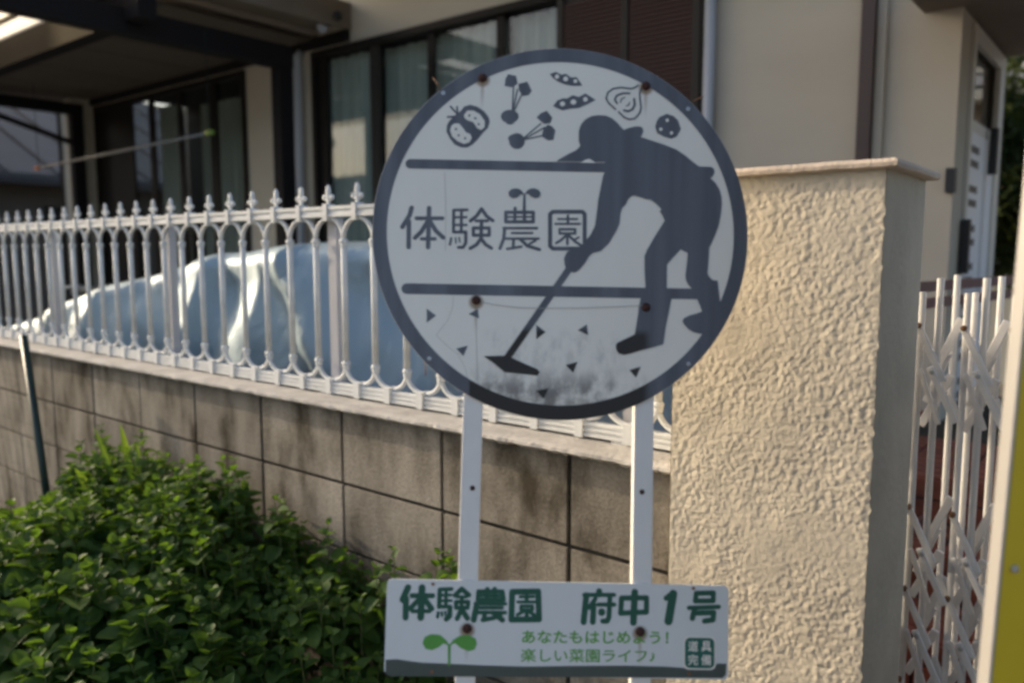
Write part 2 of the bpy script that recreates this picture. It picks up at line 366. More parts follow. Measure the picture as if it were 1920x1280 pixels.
def capring(z, off, nz):
    ring = []; X0_,X1_,Y0_,Y1_ = PX0-0.022-off, PX1+0.020+off, PY0-0.020-off, PY1+0.02+off
    for (xa,ya),(xb,yb) in (((X0_,Y0_),(X1_,Y0_)),((X1_,Y0_),(X1_,Y1_)),((X1_,Y1_),(X0_,Y1_)),((X0_,Y1_),(X0_,Y0_))):
        for i in range(40):
            x = xa+(xb-xa)*i/40; y = ya+(yb-ya)*i/40
            ring.append((x, y, z + nz*(noise.noise(Vector((x*30,y*30,z*9)))+0.6*noise.noise(Vector((x*90,y*90,z*9))))))
    return ring
rings = [capring(PT-0.001,-0.006,0.0015), capring(PT+0.001,0,0.0022), capring(PT+0.007,0.001,0.0014), capring(PT+0.011,-0.001,0.0012), capring(PT+0.0135,-0.004,0.001)]
for r_ in rings: c.v += r_
for i in range(4):
    for k in range(160): c.f.append((i*160+k, i*160+(k+1)%160, (i+1)*160+(k+1)%160, (i+1)*160+k))
c.f += [tuple(range(160))[::-1], tuple(640+k for k in range(160))]
c.build('pillar_cap', 'pillar_cap', pil)

# ------------------------------------------------------------------ farm sign on two posts
import json
SG = json.loads('''{"farmer":[[-10.7,112.9],[4.8,123.0],[22.0,132.5],[27.9,139.1],[25.2,148.6],[25.3,164.7],[28.9,175.6],[35.8,183.7],[45.5,189.1],[56.0,190.9],[68.3,190.6],[77.1,187.3],[86.0,180.4],[93.2,172.4],[97.8,167.9],[105.5,171.4],[116.0,174.3],[124.7,174.6],[128.3,171.9],[129.4,166.5],[126.7,159.3],[125.3,157.4],[144.4,151.6],[165.5,145.2],[183.1,138.6],[197.3,129.5],[211.4,118.2],[220.3,112.0],[239.6,112.0],[244.6,108.6],[245.3,102.5],[242.5,96.4],[239.0,93.4],[246.8,85.8],[253.2,76.1],[256.7,63.8],[257.5,51.4],[255.8,33.7],[252.4,15.9],[247.2,1.7],[240.3,-14.4],[237.6,-19.7],[236.3,-44.3],[235.0,-61.8],[238.9,-68.0],[243.4,-72.0],[251.1,-72.5],[253.3,-89.2],[255.4,-106.5],[256.5,-116.2],[259.0,-123.7],[251.4,-139.5],[239.4,-153.7],[233.5,-158.3],[223.9,-158.2],[213.5,-156.1],[204.8,-151.2],[197.8,-143.4],[195.4,-138.7],[197.7,-134.1],[206.4,-129.4],[216.7,-126.6],[226.4,-122.6],[223.6,-114.3],[218.3,-102.3],[213.0,-92.1],[209.5,-86.2],[204.2,-80.1],[200.7,-73.3],[199.6,-66.3],[201.5,-48.8],[203.1,-29.5],[191.6,-23.9],[181.3,-35.4],[169.9,-49.1],[169.8,-67.2],[169.9,-86.3],[177.7,-103.5],[173.5,-126.1],[169.2,-147.0],[165.3,-176.4],[148.2,-182.0],[127.6,-187.7],[113.9,-192.5],[103.6,-194.9],[95.0,-193.0],[90.8,-187.0],[90.0,-180.1],[92.4,-175.9],[106.7,-168.7],[119.7,-162.1],[123.5,-137.9],[128.3,-103.9],[136.0,-87.3],[134.4,-64.8],[133.7,-36.9],[137.7,-26.2],[149.6,-4.8],[165.4,21.7],[161.4,30.7],[157.9,35.9],[159.6,40.5],[154.3,46.4],[145.5,53.2],[142.0,55.2],[135.0,55.6],[126.2,58.5],[115.7,61.0],[110.5,59.1],[105.4,52.9],[103.0,46.5],[96.8,40.0],[94.2,30.4],[93.0,14.5],[88.7,3.8],[76.8,-17.6],[63.9,-30.6],[51.1,-34.1],[45.3,-39.5],[39.3,-50.2],[30.9,-60.8],[25.8,-65.2],[20.6,-66.4],[13.7,-64.1],[8.4,-60.8],[6.5,-52.9],[5.3,-44.2],[9.6,-33.6],[25.0,-26.2],[33.6,-22.4],[40.4,-13.4],[47.1,-4.5],[53.8,9.8],[56.3,30.9],[58.3,52.1],[62.2,73.5],[65.4,91.3],[68.0,97.8],[68.5,114.1]],"brimgap":[[28.7,111.7],[36.3,116.6],[42.6,118.6],[48.5,115.6],[52.8,111.8]],"bar_hi":[[[-243.3,101.1],[75.4,105.3]],15.4],"bar_lo":[[[-241.8,-99.5],[229.5,-94.7]],17.0],"handle":[[[17.2,-55.4],[-80.9,-204.3]],10.8],"blade":[[-118.1,-202.7],[-85.2,-201.2],[-74.8,-203.5],[-55.8,-211.7],[-33.0,-220.8],[-29.0,-225.5],[-32.7,-231.1],[-58.6,-228.9],[-84.5,-227.0],[-101.0,-213.9]],"tris":[[[-209.4,-130.2],[-194.5,-140.9],[-208.7,-152.6]],[[-36.2,-151.1],[-21.3,-162.1],[-35.7,-173.9]],[[-143.5,-137.1],[-129.2,-128.6],[-126.9,-143.5]],[[29.6,-157.8],[43.5,-148.2],[46.0,-165.1]],[[-161.3,-191.9],[-143.1,-186.8],[-149.7,-203.5]],[[11.5,-213.2],[29.9,-207.8],[23.4,-225.1]],[[112.0,-218.6],[130.1,-212.6],[122.8,-230.0]],[[-33.8,-254.7],[-14.6,-250.3],[-22.3,-267.2]]],"veg_fill":[[[-179.7,177.4],[-171.0,186.1],[-164.7,191.1],[-160.6,197.5],[-151.0,200.9],[-139.2,198.2],[-128.3,191.3],[-120.5,181.7],[-118.6,174.1],[-121.1,164.1],[-129.4,155.0],[-137.6,143.8],[-144.9,135.9],[-153.3,130.6],[-162.9,130.3],[-173.7,134.9],[-181.4,144.5],[-187.5,155.2],[-187.0,166.2],[-183.4,172.9]],[[-91.2,253.9],[-78.2,251.2],[-75.3,238.5],[-84.2,232.2],[-96.1,234.0],[-95.3,245.5]],[[-73.6,238.5],[-65.0,240.6],[-60.8,243.0],[-58.1,239.1],[-52.2,227.1],[-57.0,220.3],[-66.7,218.2],[-73.4,228.6]],[[-72.3,184.5],[-73.3,180.2],[-76.3,176.6],[-80.9,174.0],[-86.4,173.0],[-91.9,173.6],[-96.6,175.8],[-99.8,179.3],[-101.0,183.5],[-100.0,187.7],[-97.0,191.4],[-92.4,193.9],[-86.9,195.0],[-81.4,194.3],[-76.7,192.1],[-73.5,188.6]],[[-79.5,174.3],[-80.0,173.0],[-81.4,171.8],[-83.4,170.9],[-85.9,170.6],[-88.4,170.8],[-90.5,171.5],[-91.9,172.5],[-92.4,173.9],[-92.0,175.2],[-90.6,176.4],[-88.5,177.3],[-86.1,177.6],[-83.6,177.4],[-81.5,176.7],[-80.1,175.6]],[[-27.4,195.5],[-18.1,184.2],[-20.9,175.2],[-31.2,173.4],[-43.3,183.9],[-37.0,190.8]],[[-24.7,172.9],[-18.2,169.8],[-12.7,163.4],[-15.6,147.5],[-24.2,146.6],[-34.4,152.8],[-32.1,165.0]],[[-61.2,144.2],[-62.1,139.2],[-64.8,134.8],[-68.9,131.8],[-73.8,130.7],[-78.7,131.5],[-82.9,134.2],[-85.8,138.4],[-86.9,143.3],[-86.1,148.4],[-83.4,152.8],[-79.3,155.8],[-74.4,156.9],[-69.5,156.1],[-65.2,153.4],[-62.3,149.2]],[[-71.4,148.3],[-72.0,145.7],[-73.8,143.5],[-76.5,142.0],[-79.8,141.4],[-83.1,141.8],[-85.9,143.1],[-87.8,145.2],[-88.5,147.7],[-87.9,150.2],[-86.1,152.4],[-83.4,153.9],[-80.1,154.5],[-76.8,154.1],[-74.0,152.8],[-72.1,150.7]],[[-23.7,256.3],[-13.6,260.3],[-4.9,255.9],[2.6,257.7],[10.3,252.0],[20.0,252.8],[29.6,238.9],[14.9,238.0],[1.9,239.7],[-11.2,244.8],[-18.8,250.5]],[[-17.2,203.4],[-10.5,213.1],[-2.0,216.7],[5.6,217.0],[14.1,222.6],[23.9,219.9],[34.6,226.2],[43.3,221.0],[51.6,216.0],[39.2,208.9],[24.2,201.7],[11.3,200.2],[-1.6,196.9],[-9.2,199.5]],[[155.2,191.3],[167.1,197.0],[178.0,193.9],[185.6,186.8],[190.5,172.6],[183.7,160.3],[175.1,156.2],[163.2,159.1],[152.3,164.3],[148.5,174.5],[151.0,184.5]]],"veg_hole":[[[-160.2,183.6],[-155.0,191.0],[-145.4,191.4],[-134.5,185.6],[-126.7,174.9],[-126.5,165.0],[-131.7,159.8],[-138.2,162.4],[-144.9,172.1],[-154.6,175.0],[-159.4,179.2]],[[-174.7,169.3],[-167.2,169.1],[-161.7,162.7],[-156.1,155.2],[-148.6,152.2],[-146.7,145.7],[-150.3,139.0],[-158.8,136.1],[-169.6,140.5],[-178.3,147.9],[-181.8,157.6],[-179.9,165.4]],[[-8.3,252.4],[-9.0,250.2],[-10.8,248.8],[-13.0,248.7],[-14.9,250.0],[-15.6,252.2],[-15.0,254.4],[-13.2,255.9],[-10.9,255.9],[-9.0,254.6]],[[6.3,249.2],[5.5,246.7],[3.5,245.1],[1.0,245.0],[-1.1,246.4],[-2.0,248.9],[-1.2,251.4],[0.8,253.0],[3.3,253.1],[5.4,251.6]],[[21.2,246.0],[20.7,244.0],[19.1,242.7],[17.1,242.6],[15.4,243.8],[14.8,245.7],[15.3,247.7],[16.9,249.0],[18.9,249.0],[20.6,247.9]],[[2.1,207.6],[1.3,205.1],[-0.8,203.5],[-3.5,203.4],[-5.6,204.9],[-6.5,207.3],[-5.7,209.8],[-3.6,211.4],[-0.9,211.5],[1.2,210.0]],[[20.2,211.3],[19.3,208.7],[17.0,207.0],[14.0,206.9],[11.6,208.4],[10.7,211.0],[11.5,213.6],[13.9,215.3],[16.8,215.4],[19.2,213.9]],[[38.7,216.4],[38.0,214.0],[36.0,212.5],[33.6,212.4],[31.7,213.8],[30.9,216.1],[31.6,218.5],[33.5,220.0],[35.9,220.1],[37.9,218.7]],[[170.7,186.3],[170.2,184.6],[168.8,183.5],[167.0,183.4],[165.6,184.4],[165.0,186.1],[165.6,187.8],[167.0,188.9],[168.7,189.0],[170.1,188.0]],[[160.4,171.1],[159.9,169.4],[158.5,168.4],[156.8,168.3],[155.4,169.3],[154.8,171.0],[155.3,172.7],[156.7,173.8],[158.5,173.8],[159.9,172.8]],[[177.8,165.6],[177.3,163.9],[175.9,162.8],[174.2,162.7],[172.7,163.7],[172.2,165.4],[172.7,167.1],[174.1,168.2],[175.8,168.2],[177.3,167.2]]],"veg_dot":[[[-149.7,182.9],[-150.2,181.5],[-151.5,180.8],[-152.9,181.4],[-153.5,182.7],[-153.0,184.2],[-151.6,184.8],[-150.3,184.3]],[[-139.9,178.8],[-140.4,177.4],[-141.8,176.8],[-143.2,177.3],[-143.8,178.7],[-143.2,180.1],[-141.9,180.7],[-140.5,180.2]],[[-134.3,169.1],[-134.8,167.7],[-136.2,167.1],[-137.5,167.6],[-138.1,169.0],[-137.6,170.4],[-136.3,171.0],[-134.9,170.5]],[[-170.4,159.8],[-170.9,158.4],[-172.2,157.7],[-173.6,158.3],[-174.2,159.6],[-173.7,161.0],[-172.4,161.7],[-171.0,161.1]],[[-165.8,149.8],[-166.3,148.4],[-167.7,147.8],[-169.0,148.3],[-169.6,149.7],[-169.1,151.1],[-167.8,151.8],[-166.4,151.2]],[[-155.4,145.4],[-155.9,144.0],[-157.3,143.4],[-158.6,143.9],[-159.3,145.3],[-158.7,146.7],[-157.4,147.3],[-156.0,146.8]]],"veg_line":[[[[-170.9,184.8],[-182.0,196.7]],3.0],[[[-170.5,184.8],[-171.7,196.4]],3.0],[[[-174.0,180.9],[-186.2,179.4]],3.0],[[[-81.7,234.9],[-82.8,192.9]],2.3],[[[-75.5,228.5],[-81.5,193.0]],2.3],[[[-68.4,220.6],[-80.0,193.0]],2.3],[[[-36.6,173.6],[-63.9,148.5]],2.3],[[[-30.0,167.7],[-61.8,148.1]],2.3],[[[-31.9,154.4],[-60.7,147.1]],2.3],[[[119.9,242.8],[114.5,238.6],[108.1,236.6],[92.9,238.3],[79.9,235.8],[71.3,229.3],[68.4,219.2],[72.7,211.6],[83.7,201.6]],2.8],[[[125.4,236.8],[122.7,230.0],[123.5,219.0],[125.4,205.7],[123.3,196.8],[115.2,187.3],[106.6,185.6],[97.9,188.9],[89.1,197.4]],2.8],[[[106.0,229.0],[95.2,228.6],[85.5,224.3],[82.3,217.1],[86.3,211.7]],3.2],[[[113.7,219.7],[114.9,209.8],[111.3,202.4],[104.2,199.0],[97.7,200.3]],3.6],[[[98.5,221.4],[93.1,219.0],[91.9,213.4]],1.9],[[[106.2,213.9],[105.6,209.9],[101.5,207.6]],1.9]],"kanji":[[[[[-238.8,30.0],[-241.6,17.9],[-252.3,-1.4]],7.2],[[[-242.4,8.0],[-241.3,-33.3]],7.2],[[[-211.1,30.5],[-210.6,-32.4]],7.2],[[[-230.6,13.3],[-189.4,14.6]],6.2],[[[-212.8,8.9],[-222.0,-7.9],[-231.9,-18.2]],6.9],[[[-208.8,9.0],[-199.3,-5.6],[-187.1,-16.5]],6.9],[[[-221.3,-19.5],[-200.2,-18.8]],5.6]],[[[[-172.0,28.1],[-171.3,-6.7]],4.9],[[[-172.0,28.4],[-150.6,29.4]],4.6],[[[-159.6,28.0],[-158.9,-6.8]],4.6],[[[-171.0,16.8],[-151.4,17.5]],3.9],[[[-170.6,4.4],[-151.0,5.0]],3.9],[[[-170.8,-7.0],[-151.7,-6.4],[-151.2,-24.0],[-155.4,-31.2],[-162.4,-31.4]],5.2],[[[-174.5,-17.2],[-176.2,-27.2]],3.9],[[[-167.7,-16.2],[-166.6,-24.4]],2.6],[[[-162.0,-15.7],[-160.7,-22.6]],2.6],[[[-127.8,31.8],[-135.6,19.6],[-144.7,11.9]],5.6],[[[-127.8,31.8],[-119.3,20.1],[-109.3,13.3]],5.6],[[[-136.2,12.1],[-117.4,12.7]],4.6],[[[-140.0,0.4],[-114.7,1.2],[-114.4,-10.4],[-139.6,-11.2],[-140.0,0.4]],5.2],[[[-127.2,12.4],[-127.2,-17.4]],5.6],[[[-127.6,-16.6],[-134.3,-26.4],[-143.9,-32.3]],5.6],[[[-126.9,-16.6],[-119.7,-25.5],[-110.5,-31.0]],5.6]],[[[[-88.9,27.4],[-45.3,28.8],[-44.9,13.3],[-88.5,12.0],[-88.9,27.4]],5.6],[[[-74.3,34.5],[-74.4,12.4]],5.2],[[[-59.4,28.7],[-59.0,12.9]],5.6],[[[-88.2,19.9],[-44.8,21.3]],3.3],[[[-91.5,1.7],[-38.9,3.4]],4.6],[[[-90.1,1.1],[-91.3,-15.5],[-96.7,-30.9]],5.2],[[[-78.2,-5.8],[-46.1,-4.8]],3.9],[[[-88.1,-15.1],[-35.8,-13.5]],4.3],[[[-75.5,-15.8],[-75.9,-29.9]],4.9],[[[-85.2,-31.4],[-62.9,-27.2]],4.3],[[[-64.4,-15.5],[-53.5,-25.6],[-34.1,-31.0]],5.6],[[[-40.6,-16.9],[-50.0,-22.2]],3.9]],[[[[-13.7,30.6],[33.1,32.1],[37.0,28.4],[38.0,-27.3],[-12.5,-28.8],[-17.2,-24.8],[-18.3,26.6],[-13.7,30.6]],6.6],[[[-5.0,19.1],[25.1,20.0]],3.6],[[[10.2,25.0],[10.5,12.5]],4.3],[[[-9.2,11.1],[29.4,12.3]],3.9],[[[-2.5,2.7],[22.1,3.4],[22.3,-3.4],[-2.3,-4.1],[-2.5,2.7]],4.3],[[[9.2,-5.8],[-0.5,-15.2],[-7.4,-19.6]],4.3],[[[10.0,-7.4],[10.3,-20.7]],4.3],[[[11.7,-6.5],[23.3,-17.0],[34.1,-23.3]],4.3],[[[28.1,-9.4],[20.8,-14.1]],3.3]]],"sprout":[[[-60.7,57.3],[-63.8,61.9],[-68.0,65.5],[-73.8,66.6],[-81.1,65.0],[-85.6,59.9],[-84.4,53.7],[-78.3,50.2],[-71.7,51.6],[-66.6,56.5]],[[-59.4,57.4],[-55.6,63.8],[-50.7,66.7],[-44.2,67.6],[-37.2,64.8],[-33.9,59.5],[-36.1,53.6],[-42.2,51.4],[-48.8,53.7],[-54.2,58.5]],[[-61.7,57.8],[-58.4,57.9],[-57.1,28.7],[-62.3,28.6]]],"kanji_lo":[[[[[-223.8,-560.0],[-227.6,-569.1],[-231.3,-578.5]],8.2],[[[-226.2,-577.1],[-226.0,-605.0]],7.9],[[[-202.4,-560.0],[-202.9,-604.6]],8.8],[[[-217.3,-572.3],[-185.7,-571.7]],6.5],[[[-205.6,-576.7],[-219.3,-591.6]],6.5],[[[-198.1,-576.6],[-186.8,-591.0]],7.1],[[[-215.8,-595.3],[-189.8,-594.8]],5.4]],[[[[-175.1,-562.8],[-175.3,-588.1]],5.9],[[[-175.1,-562.1],[-157.1,-561.1]],5.1],[[[-165.2,-563.3],[-165.2,-587.3]],4.8],[[[-174.5,-570.8],[-157.4,-570.2]],3.7],[[[-174.3,-579.1],[-157.1,-578.5]],3.7],[[[-175.3,-587.9],[-159.0,-587.6]],5.1],[[[-158.7,-588.5],[-158.9,-601.8],[-163.9,-606.3]],6.5],[[[-176.4,-596.8],[-177.3,-603.5]],4.0],[[[-171.0,-596.1],[-170.2,-601.4]],3.1],[[[-165.9,-595.3],[-165.0,-600.2]],2.8],[[[-141.5,-560.6],[-151.4,-570.4]],6.2],[[[-141.5,-560.6],[-130.3,-569.7]],6.2],[[[-148.6,-572.7],[-134.3,-572.5]],4.0],[[[-149.7,-580.3],[-131.0,-580.0],[-131.8,-588.7],[-149.5,-589.0],[-149.7,-580.3]],5.4],[[[-140.7,-572.8],[-140.9,-592.8]],4.8],[[[-141.9,-592.9],[-147.3,-605.2]],6.2],[[[-139.6,-592.8],[-131.6,-604.4]],6.8]],[[[[-115.9,-564.1],[-79.0,-563.4],[-76.8,-575.6],[-116.5,-576.4],[-115.9,-564.1]],5.7],[[[-116.7,-570.0],[-77.8,-569.6]],4.0],[[[-102.3,-560.4],[-102.7,-576.1]],6.2],[[[-91.1,-560.1],[-90.7,-575.9]],6.2],[[[-120.4,-582.2],[-73.6,-581.7]],4.5],[[[-112.1,-588.3],[-78.9,-587.7]],4.8],[[[-117.7,-583.1],[-121.8,-606.5]],7.6],[[[-120.0,-595.5],[-73.7,-594.9]],4.8],[[[-105.0,-595.5],[-106.1,-605.5]],6.2],[[[-108.1,-606.6],[-89.9,-602.8]],5.7],[[[-91.4,-595.9],[-77.9,-606.1]],6.8],[[[-79.8,-598.4],[-87.9,-600.9]],3.7]],[[[[-64.0,-563.6],[-23.9,-562.3],[-21.8,-604.0],[-64.3,-605.3],[-64.0,-563.6]],7.6],[[[-51.5,-570.9],[-30.6,-570.1]],4.0],[[[-41.4,-565.6],[-41.4,-577.7]],5.1],[[[-55.0,-578.6],[-27.7,-578.1]],4.0],[[[-50.1,-584.8],[-32.3,-584.2],[-32.2,-589.8],[-49.9,-590.4],[-50.1,-584.8]],4.2],[[[-43.8,-591.3],[-55.0,-597.7]],4.5],[[[-41.0,-591.3],[-40.8,-601.7]],5.4],[[[-38.3,-591.2],[-28.6,-598.5]],5.1]],[[[[47.0,-566.1],[93.2,-565.2]],5.4],[[[70.0,-560.2],[70.1,-564.8]],7.9],[[[50.3,-566.6],[46.8,-606.7]],7.9],[[[64.4,-571.7],[54.7,-585.2]],5.7],[[[61.8,-580.4],[60.9,-606.5]],7.4],[[[69.0,-580.3],[93.7,-579.8]],5.4],[[[86.7,-569.6],[85.7,-598.7],[83.1,-605.0],[76.2,-604.9]],6.5],[[[74.4,-591.3],[74.4,-591.8]],9.3]],[[[[104.8,-569.8],[143.4,-568.6],[143.6,-590.0],[103.8,-592.6],[104.8,-569.8]],6.8],[[[125.1,-560.5],[123.6,-606.0]],8.8]],[[[[184.7,-562.0],[177.9,-603.0]],10.8],[[[174.1,-568.5],[183.0,-562.0]],7.1]],[[[[220.6,-560.4],[247.3,-559.3],[246.9,-571.2],[219.3,-572.1],[220.6,-560.4]],6.5],[[[209.4,-582.6],[255.7,-580.2]],5.7],[[[218.4,-583.5],[214.8,-598.1]],7.1],[[[217.1,-590.3],[247.9,-589.0],[246.8,-599.8],[233.7,-602.0]],6.8]]],"sprout_lo":[[[-158.2,-645.8],[-161.9,-638.6],[-172.0,-630.1],[-185.4,-628.9],[-195.6,-633.1],[-198.9,-642.2],[-194.1,-650.7],[-184.6,-652.9],[-174.4,-648.4],[-166.6,-642.5]],[[-157.6,-645.8],[-152.5,-637.0],[-142.3,-630.5],[-129.0,-629.4],[-118.5,-634.1],[-115.9,-642.2],[-119.5,-650.9],[-128.3,-653.4],[-140.3,-649.0],[-149.4,-641.6]],[[-160.3,-642.9],[-155.9,-642.9],[-155.5,-675.2],[-159.0,-675.2]]],"band":[[-253.8,-668.2],[-237.3,-667.0],[-219.5,-669.3],[-198.7,-671.6],[-154.4,-672.6],[-95.1,-674.2],[-41.6,-674.7],[23.8,-672.8],[113.3,-670.7],[173.2,-671.2],[203.3,-672.7],[245.9,-672.0],[254.3,-665.2],[268.1,-665.5],[267.0,-682.1],[261.9,-686.8],[24.1,-689.5],[-153.8,-691.3],[-248.2,-692.2],[-253.6,-687.7]],"badge":[[203.8,-628.5],[248.7,-627.7],[248.9,-671.4],[204.2,-672.1]],"board":[[-256.5,-547.0],[273.4,-548.5],[267.9,-687.9],[-254.7,-691.5]],"l1":[[-48.5,-622.0],[178.8,-618.0],[179.0,-637.3],[-48.0,-641.2]],"l2":[[-48.8,-648.2],[158.3,-644.6],[158.6,-665.5],[-48.2,-669.0]]}''')
VB = 1.5093           # sign origin (disc centre) above the base, along the posts
Cw = Vector((-0.75345,1.05421,1.48465)); Mu = Vector((0.762790,0.645968,-0.029610)); Mv = Vector((-0.098118,0.160879,0.982085)); Mn = Vector((0.639159,-0.746219,0.186098))
base = Cw - Mv*VB
sign = empty('farm_sign', base, 'round white sign with a grey hoeing farmer over a small lettered board, on two posts', 'sign')
rot = Matrix((Mu,Mv,Mn)).transposed().to_4x4()
sign.matrix_world = Matrix.Translation(base) @ rot
def slink(name, me, parent, m):
    o = bpy.data.objects.new(name, me); COL.objects.link(o); o.parent = parent
    if m is not None: me.materials.append(M[m] if isinstance(m,str) else m)
    return o
class SM(MB):
    """flat shapes in sign coordinates: u right, v up (mm from the disc centre), w towards the viewer"""
    lay = 0.0
    def poly(s, pts, w):
        b = len(s.v); s.v += [(x/1000, y/1000+VB, w) for x, y in pts]
        for t in tessellate_polygon([[Vector((x,y,0)) for x, y in pts]]): s.f.append(tuple(b+i for i in t))
    def stroke(s, pts, wid, w):
        """round-ended thick line; each piece sits a hair above the one before"""
        r = wid/2
        for i in range(len(pts)-1):
            a = Vector(pts[i]); d = Vector(pts[i+1])-a; L = d.length or 1e-6; t = d/L; nn = Vector((-t.y,t.x)); q = []
            for k in range(9): an = -math.pi/2 + math.pi*k/8; q.append(a + t*L + t*(r*math.cos(an)) + nn*(r*math.sin(an)))
            for k in range(9): an = math.pi/2 + math.pi*k/8; q.append(a + t*(r*math.cos(an)) + nn*(r*math.sin(an)))
            s.lay += 0.00001; b = len(s.v); s.v += [(p.x/1000, p.y/1000+VB, w+s.lay) for p in q]; s.f.append(tuple(range(b,b+18)))
    def make(s, name, parent, m):
        me = bpy.data.meshes.new(name); me.from_pydata(s.v, [], s.f)
        bm = bmesh.new(); bm.from_mesh(me)
        for f in bm.faces:
            if f.normal.z < 0: f.normal_flip()
        bm.to_mesh(me); bm.free()
        return slink(name, me, parent, m)

def print_mat(name, col, dark=None):
    m = bpy.data.materials.new(name); m.use_nodes = True; t = m.node_tree; n = t.nodes; l = t.links
    b = n['Principled BSDF']; b.inputs['Roughness'].default_value = 0.5; b.inputs['Specular IOR Level'].default_value = 0.4
    tc = n.new('ShaderNodeTexCoord'); mp = n.new('ShaderNodeMapping'); mp.inputs['Scale'].default_value = (26,1.2,1); l.new(tc.outputs['Object'], mp.inputs[0])
    nz = n.new('ShaderNodeTexNoise'); nz.inputs['Scale'].default_value = 1; nz.inputs['Detail'].default_value = 3; l.new(mp.outputs[0], nz.inputs[0])
    cr = n.new('ShaderNodeValToRGB'); cr.color_ramp.elements[0].position = 0.42; cr.color_ramp.elements[1].position = 0.72
    cr.color_ramp.elements[0].color = (*col,1); cr.color_ramp.elements[1].color = (*[c*1.45+0.01 for c in col],1); l.new(nz.outputs[0], cr.inputs[0])
    out = cr.outputs[0]
    if dark:
        # lower middle of the sign: unfaded, almost black ink
        sp = n.new('ShaderNodeSeparateXYZ'); l.new(tc.outputs['Object'], sp.inputs[0])
        def rng(sock, a, b_):
            r = n.new('ShaderNodeMapRange'); r.interpolation_type = 'SMOOTHSTEP'; r.inputs[1].default_value = a; r.inputs[2].default_value = b_; l.new(sock, r.inputs[0]); return r.outputs[0]
        def mul(a, c_):
            q = n.new('ShaderNodeMath'); q.operation = 'MULTIPLY'; l.new(a, q.inputs[0]); l.new(c_, q.inputs[1]); return q.outputs[0]
        k = mul(mul(rng(sp.outputs[0], -0.141,-0.137), rng(sp.outputs[0], 0.150,0.132)), rng(sp.outputs[1], VB-0.150, VB-0.166))
        mx = n.new('ShaderNodeMix'); mx.data_type = 'RGBA'; l.new(k, mx.inputs[0]); l.new(out, mx.inputs[6]); mx.inputs[7].default_value = (*dark,1); out = mx.outputs[2]
    l.new(out, b.inputs['Base Color'])
    return m
ink = print_mat('grey_ink', (0.098,0.104,0.120), (0.026,0.021,0.018))
